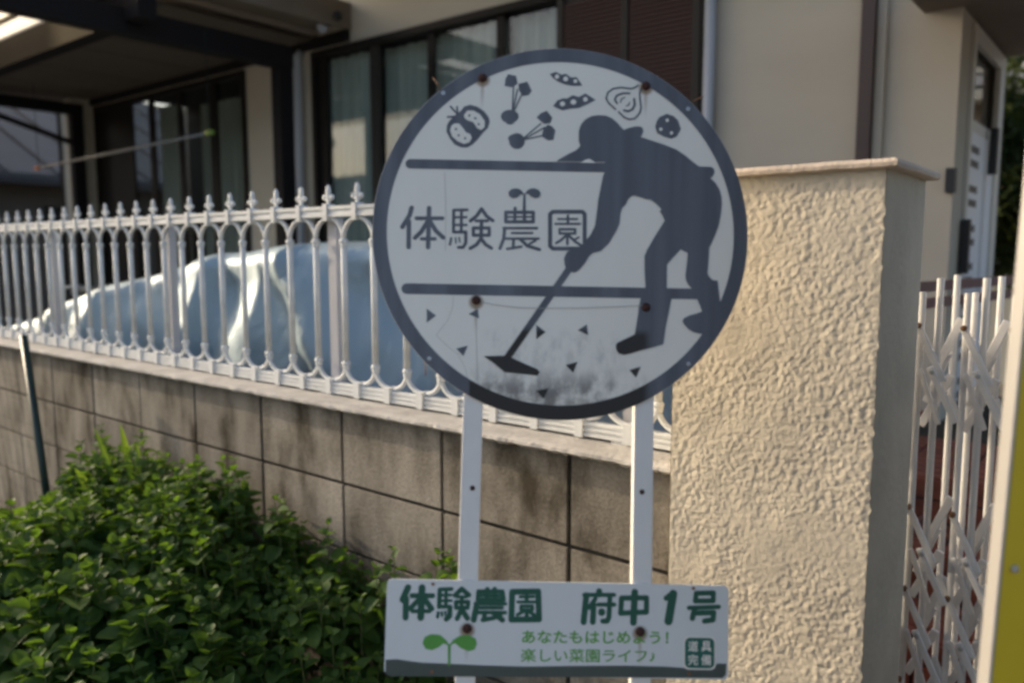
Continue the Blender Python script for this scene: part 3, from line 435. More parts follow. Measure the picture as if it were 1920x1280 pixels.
def face_mat(name, col, bolts, low=False):
    """weathered white panel with rust runs under the bolts and mould along its foot"""
    m = bpy.data.materials.new(name); m.use_nodes = True; t = m.node_tree; n = t.nodes; l = t.links
    b = n['Principled BSDF']; b.inputs['Roughness'].default_value = 0.42; b.inputs['Specular IOR Level'].default_value = 0.45
    tc = n.new('ShaderNodeTexCoord'); sp = n.new('ShaderNodeSeparateXYZ'); l.new(tc.outputs['Object'], sp.inputs[0])
    def math_(op, a, c_=None, v=None):
        q = n.new('ShaderNodeMath'); q.operation = op
        (l.new(a, q.inputs[0]) if not isinstance(a, float) else setattr(q.inputs[0],'default_value',a))
        if c_ is not None: l.new(c_, q.inputs[1])
        if v is not None: q.inputs[1].default_value = v
        return q.outputs[0]
    def rng(sock, a, b_):
        r = n.new('ShaderNodeMapRange'); r.interpolation_type = 'SMOOTHSTEP'; r.inputs[1].default_value = a; r.inputs[2].default_value = b_; l.new(sock, r.inputs[0]); return r.outputs[0]
    def nz(scale, st=(1,1,1), det=5):
        mp = n.new('ShaderNodeMapping'); mp.inputs['Scale'].default_value = st; l.new(tc.outputs['Object'], mp.inputs[0])
        q = n.new('ShaderNodeTexNoise'); q.inputs['Scale'].default_value = scale; q.inputs['Detail'].default_value = det; q.inputs['Roughness'].default_value = 0.65; l.new(mp.outputs[0], q.inputs[0]); return q.outputs[0]
    def mix(fac, a, colr):
        mx = n.new('ShaderNodeMix'); mx.data_type = 'RGBA'; l.new(fac, mx.inputs[0]); l.new(a, mx.inputs[6]); mx.inputs[7].default_value = (*colr,1); return mx.outputs[2]
    cr = n.new('ShaderNodeValToRGB'); cr.color_ramp.elements[0].position = 0.3; cr.color_ramp.elements[1].position = 0.7
    cr.color_ramp.elements[0].color = (*[c*0.94 for c in col],1); cr.color_ramp.elements[1].color = (*col,1); l.new(nz(7.0,(1,0.4,1)), cr.inputs[0]); out = cr.outputs[0]
    if low:
        # mould band, blotchy, densest at the very foot
        band = math_('MULTIPLY', rng(sp.outputs[1], VB-0.205, VB-0.262), math_('MULTIPLY', rng(sp.outputs[0],-0.17,-0.12), rng(sp.outputs[0],0.16,0.11)))
        blot = rng(nz(26,(1,0.65,1),7), 0.40, 0.62)
        out = mix(math_('MULTIPLY', math_('MULTIPLY', band, blot), v=0.85), out, (0.12,0.10,0.09))
        blot2 = rng(nz(50,(1,0.5,1)), 0.42, 0.7)
        haze = math_('MULTIPLY', math_('MULTIPLY', rng(sp.outputs[1], VB-0.150, VB-0.175), rng(sp.outputs[1], VB-0.31, VB-0.25)), math_('MULTIPLY', rng(sp.outputs[0],-0.13,-0.09), rng(sp.outputs[0],0.14,0.06)))
        out = mix(math_('MULTIPLY', math_('MULTIPLY', haze, blot2), v=0.30), out, (0.17,0.17,0.17))
        line = math_('MULTIPLY', rng(sp.outputs[1], VB-0.262, VB-0.270), rng(nz(60,(0.5,3,1)),0.4,0.6))
        out = mix(math_('MULTIPLY', line, v=0.5), out, (0.30,0.25,0.19))
    for (bu, bv) in bolts:
        du = math_('ABSOLUTE', math_('SUBTRACT', sp.outputs[0], v=bu)); dv = math_('SUBTRACT', sp.outputs[1], v=bv+VB-0.003)
        rr = math_('SQRT', math_('ADD', math_('MULTIPLY', du, du), math_('MULTIPLY', dv, dv)))
        halo = math_('MULTIPLY', rng(rr, 0.0145, 0.0075), v=0.8); out = mix(halo, out, (0.22,0.12,0.035))
        run = math_('MULTIPLY', math_('MULTIPLY', rng(du, 0.0042, 0.001), rng(dv, -0.055, -0.012)), rng(dv, 0.002,-0.002)); out = mix(math_('MULTIPLY', run, v=0.45), out, (0.24,0.15,0.07))
    l.new(out, b.inputs['Base Color'])
    return m
BU = [(-0.1319,0.2457),(0.1327,0.2420),(-0.1320,-0.1149),(0.1371,-0.1184)]; BL = [(-0.1314,-0.6195),(0.1341,-0.6196)]
# posts (hollow square section seen from the front), parts in sign space
for u in (-0.1325, 0.1372):
    p = MB().box(u-0.0155,u+0.0155,0.0,VB+0.262,-0.026,-0.0035)
    o = slink('sign_post', p.mesh('sign_post', bevel=0.002), sign, 'sign_post')
    h = MB().lathe([(0.0001,0.0004),(0.0028,0.0004),(0.0042,0.0)], (u+ (0.003 if u<0 else -0.002), VB-0.408, -0.0033), 12)
    h.v = [(x, y, z) for x, y, z in h.v]
    slink('post_hole', h.mesh('post_hole'), o, 'rust_bolt')
# round board: a thin disc with a folded edge
def ring_pts(r, n=128): return [(r*math.cos(2*math.pi*i/n), r*math.sin(2*math.pi*i/n)) for i in range(n)]
d = MB(); prof = [(0.0001,-0.003),(0.299,-0.003),(0.3,-0.002),(0.3,-0.0003),(0.299,0.0),(0.0001,0.0)]
d.lathe(prof, (0,VB,0), 160)
disc = slink('round_board', d.mesh('round_board'), sign, face_mat('round_face', (0.85,0.81,0.71), BU, True))
rm = SM(); ro = ring_pts(299.4,160); ri = ring_pts(277.0,160)
rm.v = [(x/1000,y/1000+VB,0.0006) for x,y in ro] + [(x/1000,y/1000+VB,0.0006) for x,y in ri]
rm.f = [(i,(i+1)%160,160+(i+1)%160,160+i) for i in range(160)]
rm.make('rim', disc, ink)
f = SM(); f.poly(SG['farmer'], 0.00090); f.make('farmer_figure', disc, ink)
f = SM(); f.poly(SG['brimgap'], 0.00110); f.make('brim_gap', disc, face_mat('plain_white', (0.85,0.81,0.71), []))
f = SM(); f.stroke(SG['bar_hi'][0], SG['bar_hi'][1], 0.00052); f.make('furrow_bar', disc, ink)
f = SM(); f.stroke(SG['bar_lo'][0], SG['bar_lo'][1], 0.00052); f.make('furrow_bar', disc, ink)
f = SM(); f.stroke(SG['handle'][0], SG['handle'][1], 0.00070); f.poly(SG['blade'], 0.00082); f.make('hoe', disc, ink)
for t in SG['tris']: f = SM(); f.poly(t, 0.0005); f.make('soil_clod', disc, ink)
VEG = (('tomato_print',(0,),(0,1,2),(0,1)), ('radish_print',(1,2,3,4),(3,4,5),()), ('radish_print',(5,6,7,8),(6,7,8),()),
       ('pea_pod_print',(9,),(),(2,3,4)), ('pea_pod_print',(10,),(),(5,6,7)), ('onion_print',(),tuple(range(9,15)),()), ('potato_print',(11,),(),(8,9,10)))
for nme, fi, li, ho in VEG:
    f = SM()
    for i in fi: f.poly(SG['veg_fill'][i], 0.00045+0.00001*i)
    for i in li: f.stroke(SG['veg_line'][i][0], SG['veg_line'][i][1], 0.0007)
    o = f.make(nme, disc, ink)
    if nme == 'onion_print' or nme == 'radish_print': o['kind'] = 'stuff'
    if ho:
        f = SM()
        for i in ho: f.poly(SG['veg_hole'][i], 0.0010+0.00001*i)
        o = f.make('print_gap', disc, bpy.data.materials['plain_white']); o['kind'] = 'stuff'
f = SM()
for i, t in enumerate(SG['veg_dot']): f.poly(t, 0.0014)
f.make('seed_dots', disc, ink)['kind'] = 'stuff'
for ch in SG['kanji']:
    f = SM()
    for t, w_ in ch: f.stroke(t, w_, 0.0004)
    f.make('character', disc, ink)
f = SM()
for i, t in enumerate(SG['sprout']): f.poly(t, 0.00125+0.00002*i)
f.make('sprout_print', disc, ink)
M['scratch'] = mat('scratch', (0.36,0.34,0.31), 0.6)
for pts, w_ in [([(-126.0, -117.3), (-100.6, -121.7), (-66.8, -125.0), (-33.1, -124.9), (26.0, -123.2), (76.8, -120.1), (132.0, -115.9)], 1.0), ([(-168.3, -109.2), (-168.6, -126.2), (-175.5, -147.5), (-193.2, -171.6), (-178.5, -185.5), (-157.1, -201.7), (-146.4, -222.3), (-139.0, -247.2)], 0.5), ([(-188.0, 87.6), (-184.2, 22.8), (-183.2, -37.2)], 0.6), ([(-131.7, -125.1), (-130.1, -179.9), (-125.6, -251.0)], 0.7)]:
    f = SM(); f.stroke(pts, w_, 0.0018 if w_ > 0.8 else 0.00035); f.make('hairline_crack', disc, 'scratch')
# small fixings: rusty bolts, twisted wires on the rim, rim holes
def bolt(u, v, parent, r=0.0072):
    h = MB().lathe([(r*1.0,0.0),(r*0.98,0.0018),(r*0.75,0.0038),(r*0.35,0.005),(0.0001,0.0052)], (u,VB+v,0.0008), 14)
    slink('bolt', h.mesh('bolt', True), parent, 'rust_bolt')
for u, v in BU: bolt(u, v, disc)
def wire(pts, parent):
    h = MB().tube([(u,VB+v,w) for u,v,w in pts], 0.0008, 6); slink('wire_tie', h.mesh('wire_tie', True), parent, 'rust_cap')
wire([(-0.199100,0.223000,0.001),(-0.204400,0.232950,0.004),(-0.211700,0.242900,0.002)], disc)
wire([(0.208600,0.218900,0.001),(0.218300,0.223200,0.004),(0.226000,0.227500,0.002)], disc)
wire([(-0.209300,-0.214000,0.001),(-0.207500,-0.225250,0.004),(-0.207700,-0.236500,0.002)], disc)
for u, v in [(-0.1947, 0.2187), (0.2018, 0.2062), (-0.2028, -0.2088), (0.2059, -0.2063)]:
    h = MB().lathe([(0.0035,0.0),(0.0035,0.001),(0.0018,0.0014),(0.0001,0.0010)], (u,VB+v,0.0007), 10); slink('rim_eyelet', h.mesh('rim_eyelet'), disc, 'steel')

# lower board
def rrect(cu, cv, w, h, r, n=6):
    p = []
    for sx, sy, a0 in ((1,1,0),(-1,1,90),(-1,-1,180),(1,-1,270)):
        for i in range(n+1):
            a = math.radians(a0 + 90*i/n); p.append((cu+sx*(w/2-r)+r*math.cos(a), cv+sy*(h/2-r)+r*math.sin(a)))
    return p
BC = (0.0075,-0.6187); BW, BH = 0.5267, 0.1413
pp = rrect(BC[0],BC[1],BW,BH,0.0075); N_ = len(pp)
lb = MB(); lb.v = [(x,y+VB,-0.003) for x,y in pp]+[(x,y+VB,0.0) for x,y in pp]
lb.f = [tuple(range(N_))[::-1], tuple(range(N_,2*N_))] + [(i,(i+1)%N_,N_+(i+1)%N_,N_+i) for i in range(N_)]
lboard = slink('name_board', lb.mesh('name_board'), sign, face_mat('name_face', (0.70,0.71,0.68), BL))
M['dark_green'] = mat('dark_green', (0.008,0.085,0.050), 0.5, var=0.1, vscale=20)
M['light_green'] = mat('light_green', (0.115,0.335,0.045), 0.5, var=0.12, vscale=30)
M['band_green'] = mat('band_green', (0.062,0.078,0.066), 0.5, var=0.1, vscale=12)
M['sprout_green'] = mat('sprout_green', (0.095,0.32,0.05), 0.5, var=0.06, vscale=12)
f = SM(); f.poly(SG['band'], 0.0004); f.make('ground_band', lboard, 'band_green')
for ch in SG['kanji_lo']:
    f = SM()
    for t, w_ in ch: f.stroke(t, w_*1.2, 0.0004)
    f.make('character', lboard, 'dark_green')
f = SM()
for i, t in enumerate(SG['sprout_lo']): f.poly(t, 0.0006+0.00002*i)
f.make('sprout_print', lboard, 'sprout_green')
bq = SG['badge']; bcx = sum(p[0] for p in bq)/4/1000; bcy = sum(p[1] for p in bq)/4/1000
for sz, w, mm, nme in ((0.0500,0.00060,bpy.data.materials['plain_white'],'badge_border'),(0.0455,0.00080,None,'badge')):
    f = SM(); f.poly([(x*1000,y*1000) for x,y in rrect(bcx,bcy,sz,sz,0.008)], w)
    if mm is None: M['badge_green'] = mat('badge_green', (0.006,0.115,0.085), 0.45); mm = 'badge_green'
    f.make(nme, lboard, mm)
def text_mesh(name, s, u0, v0, u1, v1, w, parent, m, fat=0.02, angle=0.0):
    """lettering from the built-in font, fitted into a box given in sign millimetres"""
    cu = bpy.data.curves.new(name, 'FONT'); cu.body = s; cu.size = 1; cu.offset = fat; cu.resolution_u = 2
    to = bpy.data.objects.new(name, cu); COL.objects.link(to)
    bpy.context.view_layer.update()
    me = bpy.data.meshes.new_from_object(to.evaluated_get(bpy.context.evaluated_depsgraph_get()))
    bpy.data.objects.remove(to); bpy.data.curves.remove(cu)
    if not me.vertices: return
    xs = [v.co.x for v in me.vertices]; ys = [v.co.y for v in me.vertices]; a, b_, c_, d_ = min(xs), max(xs), min(ys), max(ys)
    for v in me.vertices:
        fx = (v.co.x-a)/(b_-a); fy = (v.co.y-c_)/(d_-c_)
        v.co = Vector(((u0+(u1-u0)*fx)/1000, VB+(v0+(v1-v0)*fy+angle*(fx*(u1-u0)))/1000, w))
    me.materials.clear(); slink(name, me, parent, m)
ln1 = 'あなたもはじめよう！'; ln2 = '楽しい菜園ライフ♪'
text_mesh('slogan', ln1, -47.5, -640.2, 178.0, -621.0, 0.0005, lboard, 'light_green', 0.020, 0.012)
text_mesh('slogan', ln2, -48.5, -668.0, 158.0, -648.0, 0.0005, lboard, 'light_green', 0.010, 0.012)
for ch, (sx, sy) in (('道',(-1,1)),('具',(1,1)),('完',(-1,-1)),('備',(1,-1))):
    cxx, cyy = bcx*1000+sx*10.2, bcy*1000+sy*10.2
    text_mesh('badge_letter', ch, cxx-7.9, cyy-8.0, cxx+7.9, cyy+8.0, 0.0011, lboard, bpy.data.materials['plain_white'], 0.015)
for u, v in BL: bolt(u, v, lboard)
for u, v in [(-0.1857, -0.5542), (0.2161, -0.5529), (-0.183, -0.6846), (0.2105, -0.6813)]:
    h = MB().lathe([(0.0026,0.0),(0.0026,0.0008),(0.0001,0.0006)], (u,VB+v,0.0006), 10); slink('board_eyelet', h.mesh('board_eyelet'), lboard, 'rust_cap')

# ------------------------------------------------------------------ accordion gate right of the pillar
gate = empty('accordion_gate', (-0.25,1.86,0), 'white folding accordion gate with crossed diagonal bars, right of the stucco pillar', 'gate')
PG = 0.083
def rod(p, q, r, name='upright', n=10):
    MB().tube([p,q], r, n).build(name, 'gate_metal', gate, smooth=False)
def flat(p, q, w, d, name='diagonal_bar'):
    p = Vector(p); q = Vector(q); MB().bar(p, q, w, d, up=(0,1,0)).build(name, 'gate_metal', gate, bevel=0.002)
for k in range(0, 12):
    x = -0.388 + PG*k
    yA, yB, yC = 1.850, 1.882, 1.955
    j = lambda s: 0.003*math.sin(7.1*k+s)
    # tall upright, shorter front upright, rear uprights
    rod((x+0.0285,yA,0.05), (x+0.0285,yA,E-0.052+j(0)), 0.0072)
    rod((x,yB-0.05,0.05), (x,yB-0.05,E-0.083+j(1)), 0.0068)
    rod((x+0.040,yC,0.05), (x+0.040,yC,E-0.050+j(2)), 0.0068, 'rear_upright')
    rod((x+0.070,yC+0.04,0.05), (x+0.070,yC+0.04,E-0.086+j(3)), 0.0068, 'rear_upright')
    for zt in (-0.135, -0.520, -0.700, -0.905):
        z = E+zt+j(4)
        flat((x-0.004,yA-0.028,z-0.012), (x+0.050,yA-0.028,z-0.125), 0.013, 0.008)
        flat((x+0.024,yA-0.040,z-0.095), (x+0.078,yA-0.040,z-0.205), 0.013, 0.008)
        flat((x+0.062,yA+0.055,z+0.000), (x+0.018,yA+0.055,z-0.115), 0.017, 0.009)
        flat((x+0.050,yA+0.045,z-0.120), (x-0.004,yA+0.045,z-0.235), 0.017, 0.009)
        flat((x+0.040,yA+0.060,z-0.075), (x+0.000,yA+0.060,z-0.185), 0.014, 0.008)
        flat((x+0.060,yA-0.020,z-0.150), (x+0.088,yA-0.020,z-0.215), 0.011, 0.008)
        flat((x+0.004,yA-0.024,z-0.105), (x+0.044,yA-0.024,z-0.215), 0.010, 0.009)
        pass
        MB().lathe([(0.0001,-0.006),(0.006,-0.005),(0.006,0.004)], (x-0.002,yA-0.032,z-0.012), 8, 'y').build('pivot_cap', 'rust_cap', gate)
        MB().lathe([(0.0001,-0.005),(0.005,-0.004),(0.005,0.004)], (x+0.030,yA-0.044,z-0.105), 8, 'y').build('pivot_cap', 'steel', gate)
        MB().ball((x+0.026,yA+0.040,z-0.185), 0.0062, 8).build('pivot_cap', 'gate_metal', gate, smooth=True)
for zz in (0.03,): MB().box(-0.40,0.62,1.82,2.02,0.02,0.048).build('bottom_track', 'gate_metal', gate)

# ------------------------------------------------------------------ yellow notice board at the right edge
nb = empty('notice_board', (-0.1255,0.985,0), 'yellow board in a white frame at the right edge, nearest to the street', 'signboard')
nb.matrix_world = Matrix.Translation((-0.1455,0.985,0)) @ Matrix.Rotation(math.radians(1.25),4,'Y') @ Matrix.Rotation(math.radians(55),4,'Z')   # leans a little to the right
def nlink(name, mb, m, bevel=0.0):
    me = mb.mesh(name, bevel=bevel); o = bpy.data.objects.new(name, me); COL.objects.link(o); o.parent = nb; me.materials.append(M[m]); return o
# local x runs along the board, local -y is its yellow face
nlink('frame_side', MB().box(0.0,0.004,-0.004,0.0108,0,E+0.55), 'white_frame')
nlink('frame_side', MB().box(0.616,0.62,-0.004,0.0108,0,E+0.55), 'white_frame')
nlink('backing', MB().box(0.0042,0.6158,0.004,0.0106,0.02,E+0.54), 'black_gap')
nlink('yellow_panel', MB().box(0.0065,0.6125,-0.0028,0.0038,0.03,E+0.53), 'yellow', 0.0006)
q = MB().lathe([(0.0001,-0.0075),(0.0030,-0.0072),(0.0042,-0.0055),(0.0046,-0.003)], (0.021,0,E-0.341), 12, 'y'); nlink('bolt', q, 'steel')
q = MB().lathe([(0.0001,-0.0075),(0.0030,-0.0072),(0.0042,-0.0055),(0.0046,-0.003)], (0.599,0,E-0.341), 12, 'y'); nlink('bolt', q, 'steel')

# ------------------------------------------------------------------ house
FYW = 4.20
house = empty('house', (-4,FYW,0), 'cream rendered house with dark framed sliding windows and a closed brown shutter', 'house')
def wallbox(x0,x1,z0,z1,y0=FYW,y1=FYW+0.15, m='facade', name='wall'): return box(name, m, house, x0,x1,y0,y1,z0,z1)
WT = E+1.60                                    # window head level
wallbox(-9.40,-6.43,WT+0.0,6.0); wallbox(-6.43,-5.47,0,6.0); wallbox(-5.47,-2.02,WT+0.0,6.0)
wallbox(-5.47,-2.02,0,0.62); wallbox(-9.40,-6.43,0,0.55)
wallbox(-2.02,-0.79,0,6.0)
wallbox(-9.55,-9.40,0,6.0, y0=FYW-0.25)
# side wall with the entrance door
box('wall', 'facade', house, -0.94,-0.79,FYW+0.151,FYW+0.22,0,6.0)
box('wall', 'facade', house, -0.94,-0.79,5.36,5.40,0,6.0)
box('wall', 'facade', house, -0.94,-0.79,FYW+0.221,5.359,E+1.085,6.0)
box('back_wall', 'facade', house, -9.55,-0.9401,5.36,5.40,0,6.0)
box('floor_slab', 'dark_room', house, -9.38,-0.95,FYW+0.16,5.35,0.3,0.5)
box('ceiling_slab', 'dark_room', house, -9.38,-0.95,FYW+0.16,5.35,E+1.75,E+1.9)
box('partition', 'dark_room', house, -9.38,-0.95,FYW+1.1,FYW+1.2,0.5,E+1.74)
# windows
def window(x0,x1,z0,z1, panes, mull, label):
    """panes: (xa, xb, depth) glass; mull: (xa, xb) frame uprights"""
    fr = MB(); fr.box(x0,x1,FYW-0.03,FYW+0.06,z1-0.05,z1); fr.box(x0,x1,FYW-0.03,FYW+0.06,z0,z0+0.05)
    fr.box(x0,x0+0.05,FYW-0.03,FYW+0.06,z0+0.05,z1-0.05); fr.box(x1-0.05,x1,FYW-0.03,FYW+0.06,z0+0.05,z1-0.05)
    w = fr.build('window', 'dark_frame', house); w['label'] = label
    for xa, xb, mt in mull: MB().box(xa,xb,FYW+0.004,FYW+0.028,z0+0.051,z1-0.051).build('sash', mt, w)
    for xa, xb, dy in panes:
        o = MB().box(xa-0.005,xb+0.005,FYW+0.0285+dy*0.2,FYW+0.0335+dy*0.2,z0+0.051,z1-0.051).build('pane', 'glass', w)
    return w
w1 = window(-5.47,-2.02,0.62,WT, [(-5.33,-4.79,0),(-4.69,-4.18,0.03),(-4.12,-3.535,0),(-3.478,-3.03,0.03)],
       [(-4.795,-4.695,'mid_frame'),(-4.18,-4.115,'dark_frame'),(-3.54,-3.475,'dark_frame'),(-5.42,-5.32,'dark_frame'),(-3.04,-3.0,'mid_frame')], 'wide sliding window with pale curtains')
w2 = window(-9.35,-6.43,0.55,WT-0.0, [(-8.56,-8.17,0),(-8.10,-7.60,0.03),(-7.56,-7.03,0),(-6.94,-6.47,0.03)],
       [(-9.3,-8.54,'dark_frame'),(-8.19,-8.09,'dark_frame'),(-7.62,-7.54,'dark_frame'),(-7.05,-6.93,'dark_frame')], 'dark sliding window under the carport')
def curtain(x0,x1,z0,z1,w,y=FYW+0.10):
    m = MB(); n = int((x1-x0)/0.012)
    for i in range(n+1):
        x = x0+(x1-x0)*i/n; yy = y+0.018*math.sin(x*52)+0.010*math.sin(x*23+1)+0.006*noise.noise(Vector((x*9,0,0)))
        m.v += [(x,yy,z0),(x,yy,z1)]
    for i in range(n): m.f.append((2*i,2*i+2,2*i+3,2*i+1))
    m.build('curtain', 'curtain', w, smooth=True)
curtain(-5.44,-4.74,0.66,WT-0.05,w1); curtain(-4.16,-3.96,0.66,WT-0.05,w1,FYW+0.12); curtain(-3.96,-3.52,0.66,WT-0.05,w1); curtain(-3.50,-3.02,0.66,WT-0.05,w1,FYW+0.14)
curtain(-4.78,-4.18,0.66,WT-0.05,w1,FYW+0.15)
curtain(-8.5,-8.0,0.6,WT-0.05,w2,FYW+0.3); curtain(-6.95,-6.45,0.6,WT-0.05,w2,FYW+0.3); curtain(-8.0,-7.1,0.6,WT-0.05,w2,FYW+0.5)
# storm shutter with horizontal slats
sh = box('shutter', 'mid_frame', house, -3.0,-2.07,FYW-0.012,FYW-0.004,0.66,WT-0.056)
for xa, xb in ((-2.995,-2.565),(-2.512,-2.10)):
    sm_ = MB().box(0,xb-xa,-0.006,0.006,0,0.018).mesh('slat'); sm_.materials.append(M['shutter'])
    z = 0.70
    while z < WT-0.09: link('slat', sm_, sh, loc=(xa,FYW-0.020,z)); z += 0.026
for x in (-3.0,-2.54,-2.085): MB().box(x-0.022,x+0.022,FYW-0.034,FYW-0.0125,0.66,WT-0.056).build('shutter_stile', 'mid_frame', sh)
MB().tube([(-1.998,FYW-0.04,0.1),(-1.998,FYW-0.04,E+1.9)], 0.030, 12).build('downpipe', 'grey_pipe', house, smooth=True)
MB().tube([(-5.62,FYW-0.05,0.1),(-5.62,FYW-0.05,WT-0.02),(-5.60,FYW-0.02,WT+0.02)], 0.034, 12).build('downpipe', 'grey_pipe', house, smooth=True)
box('corner_post', 'brown_post', house, -1.212,-1.150,FYW-0.06,FYW-0.001,0.72,E+1.95)
box('pipe', 'facade', house, -1.147,-1.105,FYW-0.025,FYW-0.001,0.72,E+1.95)
# added shading eave and balcony underside
box('eave', 'soffit', house, -5.0,-1.0,FYW-1.0,FYW-0.001,E+2.10,E+2.22)  # unseen, added above the view to shade the facade below
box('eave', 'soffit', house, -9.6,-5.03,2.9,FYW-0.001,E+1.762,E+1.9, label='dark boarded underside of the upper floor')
box('roof', 'grey_roof', house, -10.0,-0.4,FYW-1.1,5.9,6.0,6.2)
MB().box(-5.030,-4.99,2.4,FYW-0.001,E+1.70,E+1.90).build('fascia_board', 'soffit', house)
MB().box(-5.52,-5.40,1.9,FYW-0.002,E+1.725,E+1.7605).build('fascia_board', 'fascia', house, bevel=0.004, label='pale gutter strip along the eave')
# outdoor lamp under the eave
lm_ = MB().tube([(-5.02,4.15,E+1.80),(-5.06,4.05,E+1.78),(-5.10,3.99,E+1.73)], 0.02, 8).ball((-4.93,4.02,E+1.755), 0.035, 8); lm_.build('lamp_bracket', 'black', house, smooth=True)
MB().ball((-5.09,4.0,E+1.695), 0.045, 10).build('lamp_globe', 'grey_pipe', house, smooth=True)
# intercom box on the corner
box('intercom', 'black', house, -0.815,-0.775,FYW-0.045,FYW-0.001,E+0.275,E+0.385)
# porch roof
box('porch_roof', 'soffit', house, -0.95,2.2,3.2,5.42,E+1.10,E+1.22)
# entrance door on the side wall
door = box('door', 'door_frame', house, -0.80,-0.775,FYW+0.24,FYW+0.30,0.69,E+1.08, label='white entrance door with pairs of short dark louvre slots')
box('door_post', 'door_frame', door, -0.80,-0.775,5.20,5.36,0.69,E+1.08); box('door_head', 'door_frame', door, -0.80,-0.775,FYW+0.301,5.199,E+1.0,E+1.08)
box('door_leaf', 'door', door, -0.83,-0.795,FYW+0.301,5.199,0.69,E+0.60)
box('door_light_frame', 'door_frame', door, -0.83,-0.797,FYW+0.301,5.199,E+0.601,E+0.66)
box('glass_light', 'glass', door, -0.822,-0.816,FYW+0.302,5.198,E+0.661,E+0.999)
box('jamb_trim', 'door', door, -0.80,-0.788,FYW+0.301,FYW+0.33,0.69,E+0.60)
box('door_stile', 'door', door, -0.795,-0.784,5.0,5.198,0.69,E+0.60)
sl_me = MB().box(0,0.008,0,0.26,0,0.035).mesh('louvre_slot'); sl_me.materials.append(M['black'])
for i in range(7):
    zz = E+0.50-0.196*i
    for dz in (0,-0.070): link('louvre_slot', sl_me, door, loc=(-0.801,4.56,zz+dz))
box('door_handle', 'black', door, -0.783,-0.745,5.03,5.08,E+0.42,E+0.66)
box('door_handle', 'black', door, -0.783,-0.745,4.40,4.44,E-0.10,E+0.16, label='long dark pull bar')
# brick dado under the windows, right part
random.seed(11)
bme = MB().box(0,0.205,0,0.02,0,0.06).mesh('brick', bevel=0.002); bme.materials.append(M['brick'])
for r in range(10):
    for c_ in range(14):
        xx = -3.95+0.215*c_+(0.107 if r%2 else 0)
        if xx > -1.02: continue
        link('brick', bme, house, loc=(xx,FYW-0.026+random.uniform(-0.002,0.002),0.008+0.07*r))
# ------------------------------------------------------------------ brick entrance steps
steps = empty('entrance_steps', (-0.2,2.8,0), 'dark red brick steps behind the folding gate, leading to the door', 'steps')
for s_ in range(4):
    top = 0.66-0.165*s_; yf = 3.1-0.30*s_
    box('step_core', 'mortar', steps, -0.93,0.6,yf+0.006,(5.2 if s_==0 else yf+0.305),0.006,top-0.012)
    for c_ in range(7):
        for r in range(2):
            MB().box(-0.93+0.215*c_,-0.93+0.215*c_+0.205,yf-0.004,yf+0.0055,top-0.155+0.077*r,top-0.086+0.077*r).build('brick','brick',steps,bevel=0.002)
        for r in range(4 if s_ else 9):
            MB().box(-0.93+0.215*c_,-0.93+0.215*c_+0.205,yf+0.006+0.077*r if s_==0 or r<4 else 0,yf+0.073+0.077*r,top-0.0115,top).build('brick','brick',steps,bevel=0.002)
struct('entrance_path', box('entrance_path', 'brick', None, -0.95,0.7,1.3,2.19,0.004,0.014))
# brown handrail far behind the gate
hr = empty('brown_rail_fence', (-0.6,3.0,0), 'reddish brown two-rail barrier behind the folding gate, before the white door', 'railing')
def hx(y): return -0.627+0.129*(y-2.98)
for z in (-0.113,-0.170):
    MB().bar((hx(1.75),1.75,E+z),(hx(6.2),6.2,E+z),0.020,0.034,).build('rail','brown_rail',hr)
for y in (1.78,4.6,6.1):
    MB().box(hx(y)-0.018,hx(y)+0.018,y-0.018,y+0.018,0,E-0.188).build('rail_post','brown_rail',hr)
MB().bar((hx(1.75),1.75,E-0.95),(hx(6.2),6.2,E-0.95),0.020,0.034).build('rail','brown_rail',hr)

# ------------------------------------------------------------------ carport
cp = empty('carport', (-7.3,2.7,0), 'dark brown metal carport roof on slim posts above the covered car', 'carport')
def cbar(name, x0,x1,y0,y1,z0,z1, m='carport'): return box(name, m, cp, x0,x1,y0,y1,E+z0,E+z1)
cbar('cross_beam', -5.36,-5.24,0.75,3.84,1.385,1.545)
cbar('cross_beam', -9.46,-9.34,0.95,4.06,1.50,1.61)
cbar('purlin', -9.75,-5.05,2.56,2.68,1.46,1.66)
cbar('post', -5.355,-5.245,3.715,3.835,-1.449,1.384)
cbar('post', -9.455,-9.345,3.94,4.06,-1.449,1.499)
for y0 in (1.7,):
    cbar('post', -9.455,-9.345,1.72,1.84,-1.449,1.499)
MB().bar((-9.40,2.9,E+1.50),(-9.40,3.94,E+1.20),0.05,0.05).build('brace','carport',cp)
# opaque roof bays and the clear ones near the street
ys = [2.30,2.45,2.60,2.95,3.4,3.75,4.15]
for x0, x1 in ((-9.8,-8.9),(-8.88,-8.0),(-7.98,-7.1),(-7.08,-6.58),(-6.56,-6.0),(-5.98,-5.42)):
    box('roof_sheet', 'roof_sheet', cp, x0,x1,2.62,4.15,E+1.680,E+1.688)
for x0, x1 in ((-5.88,-5.42),): box('roof_sheet', 'roof_sheet', cp, x0,x1,1.3,2.615,E+1.680,E+1.688)
for x0, x1 in ((-9.8,-8.9),(-8.88,-8.0),(-7.98,-7.1),(-7.08,-6.32),(-6.30,-5.90)):
    for y0,y1 in ((1.30,1.72),(1.74,2.14),(2.16,2.36),(2.38,2.59)): box('clear_sheet', 'poly', cp, x0,x1,y0,y1,E+1.680,E+1.684)
for y in (1.73,2.15,2.37,2.60): cbar('roof_rib', -9.8,-5.42,y-0.012,y+0.012,1.650,1.6785)
cbar('gutter', -9.85,-5.0,4.155,4.19,1.62,1.70)
